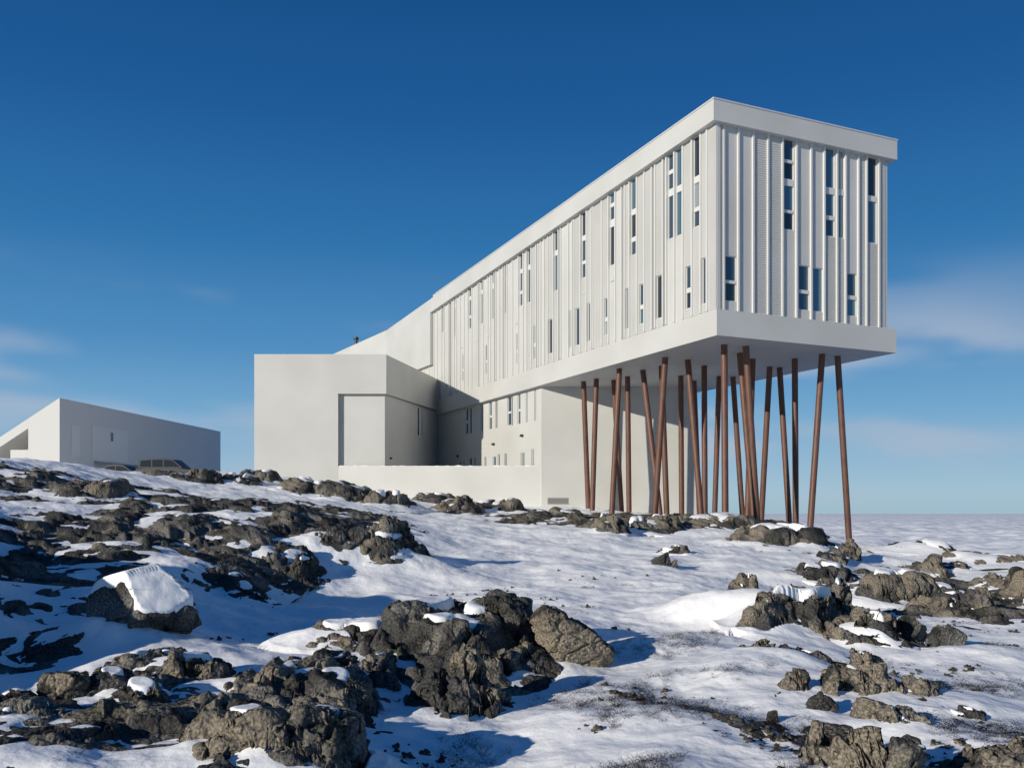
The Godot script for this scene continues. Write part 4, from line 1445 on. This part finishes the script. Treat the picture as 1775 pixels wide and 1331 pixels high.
	if si.size():
		mesh_node("snow_cap", smooth_mesh(sv, si), M.snow, o)

func p_of(style: String) -> float:
	return {"b": 3.2, "s": 3.0, "r": 2.3, "j": 2.2}[style]

func hump(x: float, z: float, lumps: Array, edge: float, p: float, f: float, off: Vector2, tilt: float, x0: float, ht: float, plain := false) -> float:
	var warp := noise_soft.get_noise_2d((x + off.x) * f * 0.8, (z + off.y) * f * 0.8) * 0.8 if plain else noise_mid.get_noise_2d((x + off.x) * f * 0.8, (z + off.y) * f * 0.8)
	var jag := 0.0 if plain else noise_cell.get_noise_2d((x + off.x) * f * 1.3 + warp * 0.5, (z + off.y) * f * 1.3)
	var top := -0.5
	for l in lumps:
		var dx: float = x - l[0]
		var dz: float = z - l[1]
		var u: float = absf(dx * l[5] + dz * l[6]) / l[2]
		var v: float = absf(dz * l[5] - dx * l[6]) / l[3]
		if u > 1.6 or v > 1.6:
			continue
		var e := pow(pow(u, p) + pow(v, p), 1.0 / p) + warp * 0.38 + jag * 0.07
		var s := clampf(1.1 - e, -1.0, 1.0)
		var k := smoothstep(0.0, 1.0, s * (1.1 if plain else 1.8))
		var h: float = l[4] * (k if s > 0.0 else s * 1.2) + tilt * dx * k
		h += l[4] * 0.25 * warp * k
		top = maxf(top, h)
	if top < 0.0 or plain:
		return top
	# bedding: the rock breaks in gently dipping layers
	var step := maxf(ht * 0.3, 0.07)
	var dip := 0.22 * (x - x0) + 0.5 * step * warp + 0.35 * step * jag
	var lay := (top + dip) / step
	var whole := floorf(lay)
	var terr := (whole + smoothstep(0.5, 0.95, lay - whole)) * step - dip
	return lerpf(top, terr, 0.7)

func lump(verts: PackedVector3Array, cols: PackedColorArray, idx: PackedInt32Array, sv: PackedVector3Array, si: PackedInt32Array, c: Vector3, half: Vector3, b: Basis, style: String, tone: float, snow: float, n: int, rng: RandomNumberGenerator) -> void:
	var p: float = {"b": 5.0, "s": 6.0, "r": 2.5, "j": 3.0}[style]
	var cuts := []
	var ncut: int = {"b": 10, "s": 9, "r": 8, "j": 20}[style]
	for k in ncut:
		var v := Vector3(rng.randfn(), rng.randfn() * 0.75, rng.randfn()).normalized()
		var dist := rng.randf_range(0.7, 0.98)
		if style == "j":
			dist = rng.randf_range(0.56, 0.92)
		elif style == "r":
			dist = rng.randf_range(0.78, 1.0)
		cuts.append([v, dist, 0.85 if rng.randf() < tone else 0.0])
	var size := minf(half.x, minf(half.y * 1.4, half.z))
	var rough: float = {"b": 0.11, "s": 0.1, "r": 0.15, "j": 0.24}[style] * size
	var f := clampf(0.45 / size, 0.35, 3.0)
	var off := Vector3(rng.randf() * 50.0, rng.randf() * 50.0, rng.randf() * 50.0)
	var bed := Basis(Vector3.BACK, deg_to_rad(-28.0 + rng.randf_range(-12, 12))) * Basis(Vector3.UP, rng.randf_range(-0.5, 0.5))
	var step := 2 if n >= 24 else 1
	var m := n / step
	n = m * step
	for face in 6:
		if face == 3:
			continue
		var start := verts.size()
		var soft := PackedVector3Array()
		for j in n + 1:
			for i in n + 1:
				var u := tan((i / float(n) * 2.0 - 1.0) * PI / 4.0)
				var v := tan((j / float(n) * 2.0 - 1.0) * PI / 4.0)
				var dir: Vector3
				match face:
					0: dir = Vector3(1, v, -u)
					1: dir = Vector3(-1, v, u)
					2: dir = Vector3(u, 1, -v)
					4: dir = Vector3(u, v, 1)
					_: dir = Vector3(-u, v, -1)
				dir = dir.normalized()
				var r := pow(pow(absf(dir.x), p) + pow(absf(dir.y), p) + pow(absf(dir.z), p), -1.0 / p)
				var fresh := 0.0
				for cut in cuts:
					var dt: float = dir.dot(cut[0])
					if dt > 0.05 and cut[1] / dt < r:
						r = cut[1] / dt
						fresh = cut[2]
				var base := c + b * (dir * r * half)
				var q := (base + off) * f
				var big := noise_mid.get_noise_3dv(q * 0.7)
				var out := b * dir
				var low := base + out * (big * rough * 0.9)
				if j % step == 0 and i % step == 0:
					soft.append(low)
				var qs := bed * q
				qs.y *= 3.2
				var cell := noise_cell.get_noise_3dv(Vector3(qs.x, qs.y * 0.6, qs.z) * 1.1 + Vector3(big, -big, big) * 0.35)
				var ridge := noise_edge.get_noise_3dv(qs * 0.7)
				var small := noise_fine.get_noise_3dv((base + off) * 1.5)
				var facet := noise_facet.get_noise_3dv(Vector3(qs.x, qs.y * 0.55, qs.z) * 0.8) + 0.35
				var crack := smoothstep(-0.98, -0.8, noise_crack.get_noise_3dv(Vector3(qs.x, qs.y * 0.6, qs.z) * 1.1 + Vector3(big, -big, big) * 0.35))
				var pos := low + out * (rough * (0.6 * cell + 0.7 * ridge - 1.2 * facet - 0.9 * (1.0 - crack)) + 0.01 * small)
				verts.append(pos)
				var col := stone_color(base + Vector3(0, ridge * 0.05, 0), tone * 0.35)
				if fresh > 0.0:
					col = col.lerp(Color(0.38, 0.335, 0.265), fresh * smoothstep(-0.35, 0.1, big + 0.4 * ridge))
				cols.append(col)
		for j in n:
			for i in n:
				var a := start + j * (n + 1) + i
				idx.append_array([a, a + n + 1, a + 1, a + 1, a + n + 1, a + n + 2])
		if snow > 0.02:
			var thick := (0.05 + 1.3 * rough) * lerpf(0.5, 1.2, snow)
			var s0 := sv.size()
			var keep := PackedFloat32Array()
			for j in m + 1:
				for i in m + 1:
					var a := soft[j * (m + 1) + i]
					var e := soft[j * (m + 1) + mini(i + 1, m)] - soft[j * (m + 1) + maxi(i - 1, 0)]
					var g := soft[mini(j + 1, m) * (m + 1) + i] - soft[maxi(j - 1, 0) * (m + 1) + i]
					var nn := e.cross(g).normalized()
					var w := noise_mid.get_noise_3dv((a + off) * clampf(f * 0.6, 0.4, 1.6) + Vector3(3, 70, 9)) * 0.5 + 0.5
					var t := smoothstep(0.4, 0.97, nn.y) * smoothstep(0.78 - snow * 0.7, 1.1 - snow * 0.7, w)
					var lift := thick * t - 0.42 * rough - 0.012
					keep.append(lift)
					sv.append(a + Vector3(nn.x * 0.5, 0.85, nn.z * 0.5) * lift)
			for j in m:
				for i in m:
					var a := j * (m + 1) + i
					if maxf(maxf(keep[a], keep[a + 1]), maxf(keep[a + m + 1], keep[a + m + 2])) > -0.4 * rough:
						a += s0
						si.append_array([a, a + m + 1, a + 1, a + 1, a + m + 1, a + m + 2])

# ------------------------------------------------------------------ dead heath stems in the thin snow
func twigs() -> void:
	var st := SurfaceTool.new()
	st.begin(Mesh.PRIMITIVE_TRIANGLES)
	var rng := RandomNumberGenerator.new()
	rng.seed = 77
	for k in 6:
		var a := Vector3(rng.randf_range(-0.05, 0.05), -0.03, rng.randf_range(-0.05, 0.05))
		var t := rng.randf() * TAU
		var lean := rng.randf_range(0.3, 1.3)
		var ln := rng.randf_range(0.05, 0.14)
		var b := a + Vector3(cos(t) * lean, 1.0, sin(t) * lean).normalized() * ln
		var e := b + Vector3(cos(t + 0.7) * lean, 0.5, sin(t + 0.7) * lean).normalized() * ln * 0.6
		for s in [[a, b, 0.0032], [b, e, 0.0022], [a.lerp(b, 0.6), a.lerp(b, 0.6) + Vector3(cos(t - 1.2), 0.6, sin(t - 1.2)) * ln * 0.5, 0.0026]]:
			var side: Vector3 = (s[1] - s[0]).cross(Vector3(sin(t), 0.2, cos(t))).normalized() * s[2]
			var up: Vector3 = (s[1] - s[0]).cross(side).normalized() * s[2]
			for q in [[side, -side], [up, -up]]:
				for p in [s[0] + q[0], s[0] + q[1], s[1], s[0] + q[1], s[0] + q[0], s[1]]:
					st.add_vertex(p)
	st.generate_normals()
	var mesh := st.commit()
	var spots := []
	for k in 24000:
		var th := rng.randf_range(-0.1, 0.6)
		var lr := rng.randf_range(1.6, 2.95)
		if k % 9 == 0:
			th = rng.randf_range(-0.6, 0.0)
		var r := exp(lr)
		var x := r * sin(th)
		var z := -r * cos(th)
		var m := noise_mid.get_noise_2d(x * 0.8 + 60.0, z * 0.8) + 0.5 * noise_big.get_noise_2d(x * 2.0, z * 2.0 + 90.0)
		var right := smoothstep(0.0, 0.25, th) * 0.22 - smoothstep(2.4, 2.95, lr) * 0.25 - 0.12
		if m + right < 0.06 + rng.randf() * 0.42:
			continue
		spots.append(Transform3D(Basis(Vector3.UP, rng.randf() * TAU).scaled(Vector3.ONE * rng.randf_range(0.2, 0.6)), Vector3(x, height_at(x, z), z)))
	var mm := MultiMesh.new()
	mm.transform_format = MultiMesh.TRANSFORM_3D
	mm.mesh = mesh
	mm.instance_count = spots.size()
	for k in spots.size():
		mm.set_instance_transform(k, spots[k])
	var o := MultiMeshInstance3D.new()
	o.name = "heath_twigs"
	o.multimesh = mm
	o.material_override = M.twig
	add_child(o)
	tag(o, "dry dark heath twigs poking through the thin snow of the mound", "plants")
	o.set_meta("kind", "stuff")
	print("twigs ", spots.size())

func loose_stones() -> void:
	# small frost broken stones lying about the outcrops and the mound, far too many to count
	var rng := RandomNumberGenerator.new()
	rng.seed = 91
	var verts := PackedVector3Array()
	var cols := PackedColorArray()
	var idx := PackedInt32Array()
	var sv := PackedVector3Array()
	var si := PackedInt32Array()
	lump(verts, cols, idx, sv, si, Vector3.ZERO, Vector3(0.5, 0.36, 0.42), Basis.IDENTITY, "j", 0.5, 0.0, 9, rng)
	var spots := []
	for k in 9000:
		var th := rng.randf_range(-0.1, 0.6)
		var lr := rng.randf_range(1.6, 3.1)
		if k % 4 == 0:
			th = rng.randf_range(-0.62, 0.0)
		var r := exp(lr)
		var x := r * sin(th)
		var z := -r * cos(th)
		var m := noise_mid.get_noise_2d(x * 0.7 + 13.0, z * 0.7 + 40.0) + 0.6 * noise_big.get_noise_2d(x * 1.8 + 50.0, z * 1.8)
		if m + smoothstep(0.1, 0.3, th) * 0.16 - 0.1 < 0.22 + rng.randf() * 0.3:
			continue
		var size := 0.03 + 0.11 * pow(rng.randf(), 3.0)
		var b := Basis(Vector3.UP, rng.randf() * TAU) * Basis(Vector3.RIGHT, rng.randf_range(-0.5, 0.5))
		spots.append(Transform3D(b.scaled(Vector3(size, size * rng.randf_range(0.6, 1.0), size)), Vector3(x, height_at(x, z) + size * 0.1, z)))
	var mm := MultiMesh.new()
	mm.transform_format = MultiMesh.TRANSFORM_3D
	mm.mesh = smooth_mesh(verts, idx, cols)
	mm.instance_count = spots.size()
	for k in spots.size():
		mm.set_instance_transform(k, spots[k])
	var o := MultiMeshInstance3D.new()
	o.name = "loose_stones"
	o.multimesh = mm
	o.material_override = M.stone
	add_child(o)
	tag(o, "small frost broken stones strewn over the thin snow between outcrops", "stones")
	o.set_meta("kind", "stuff")
	print("stones ", spots.size())
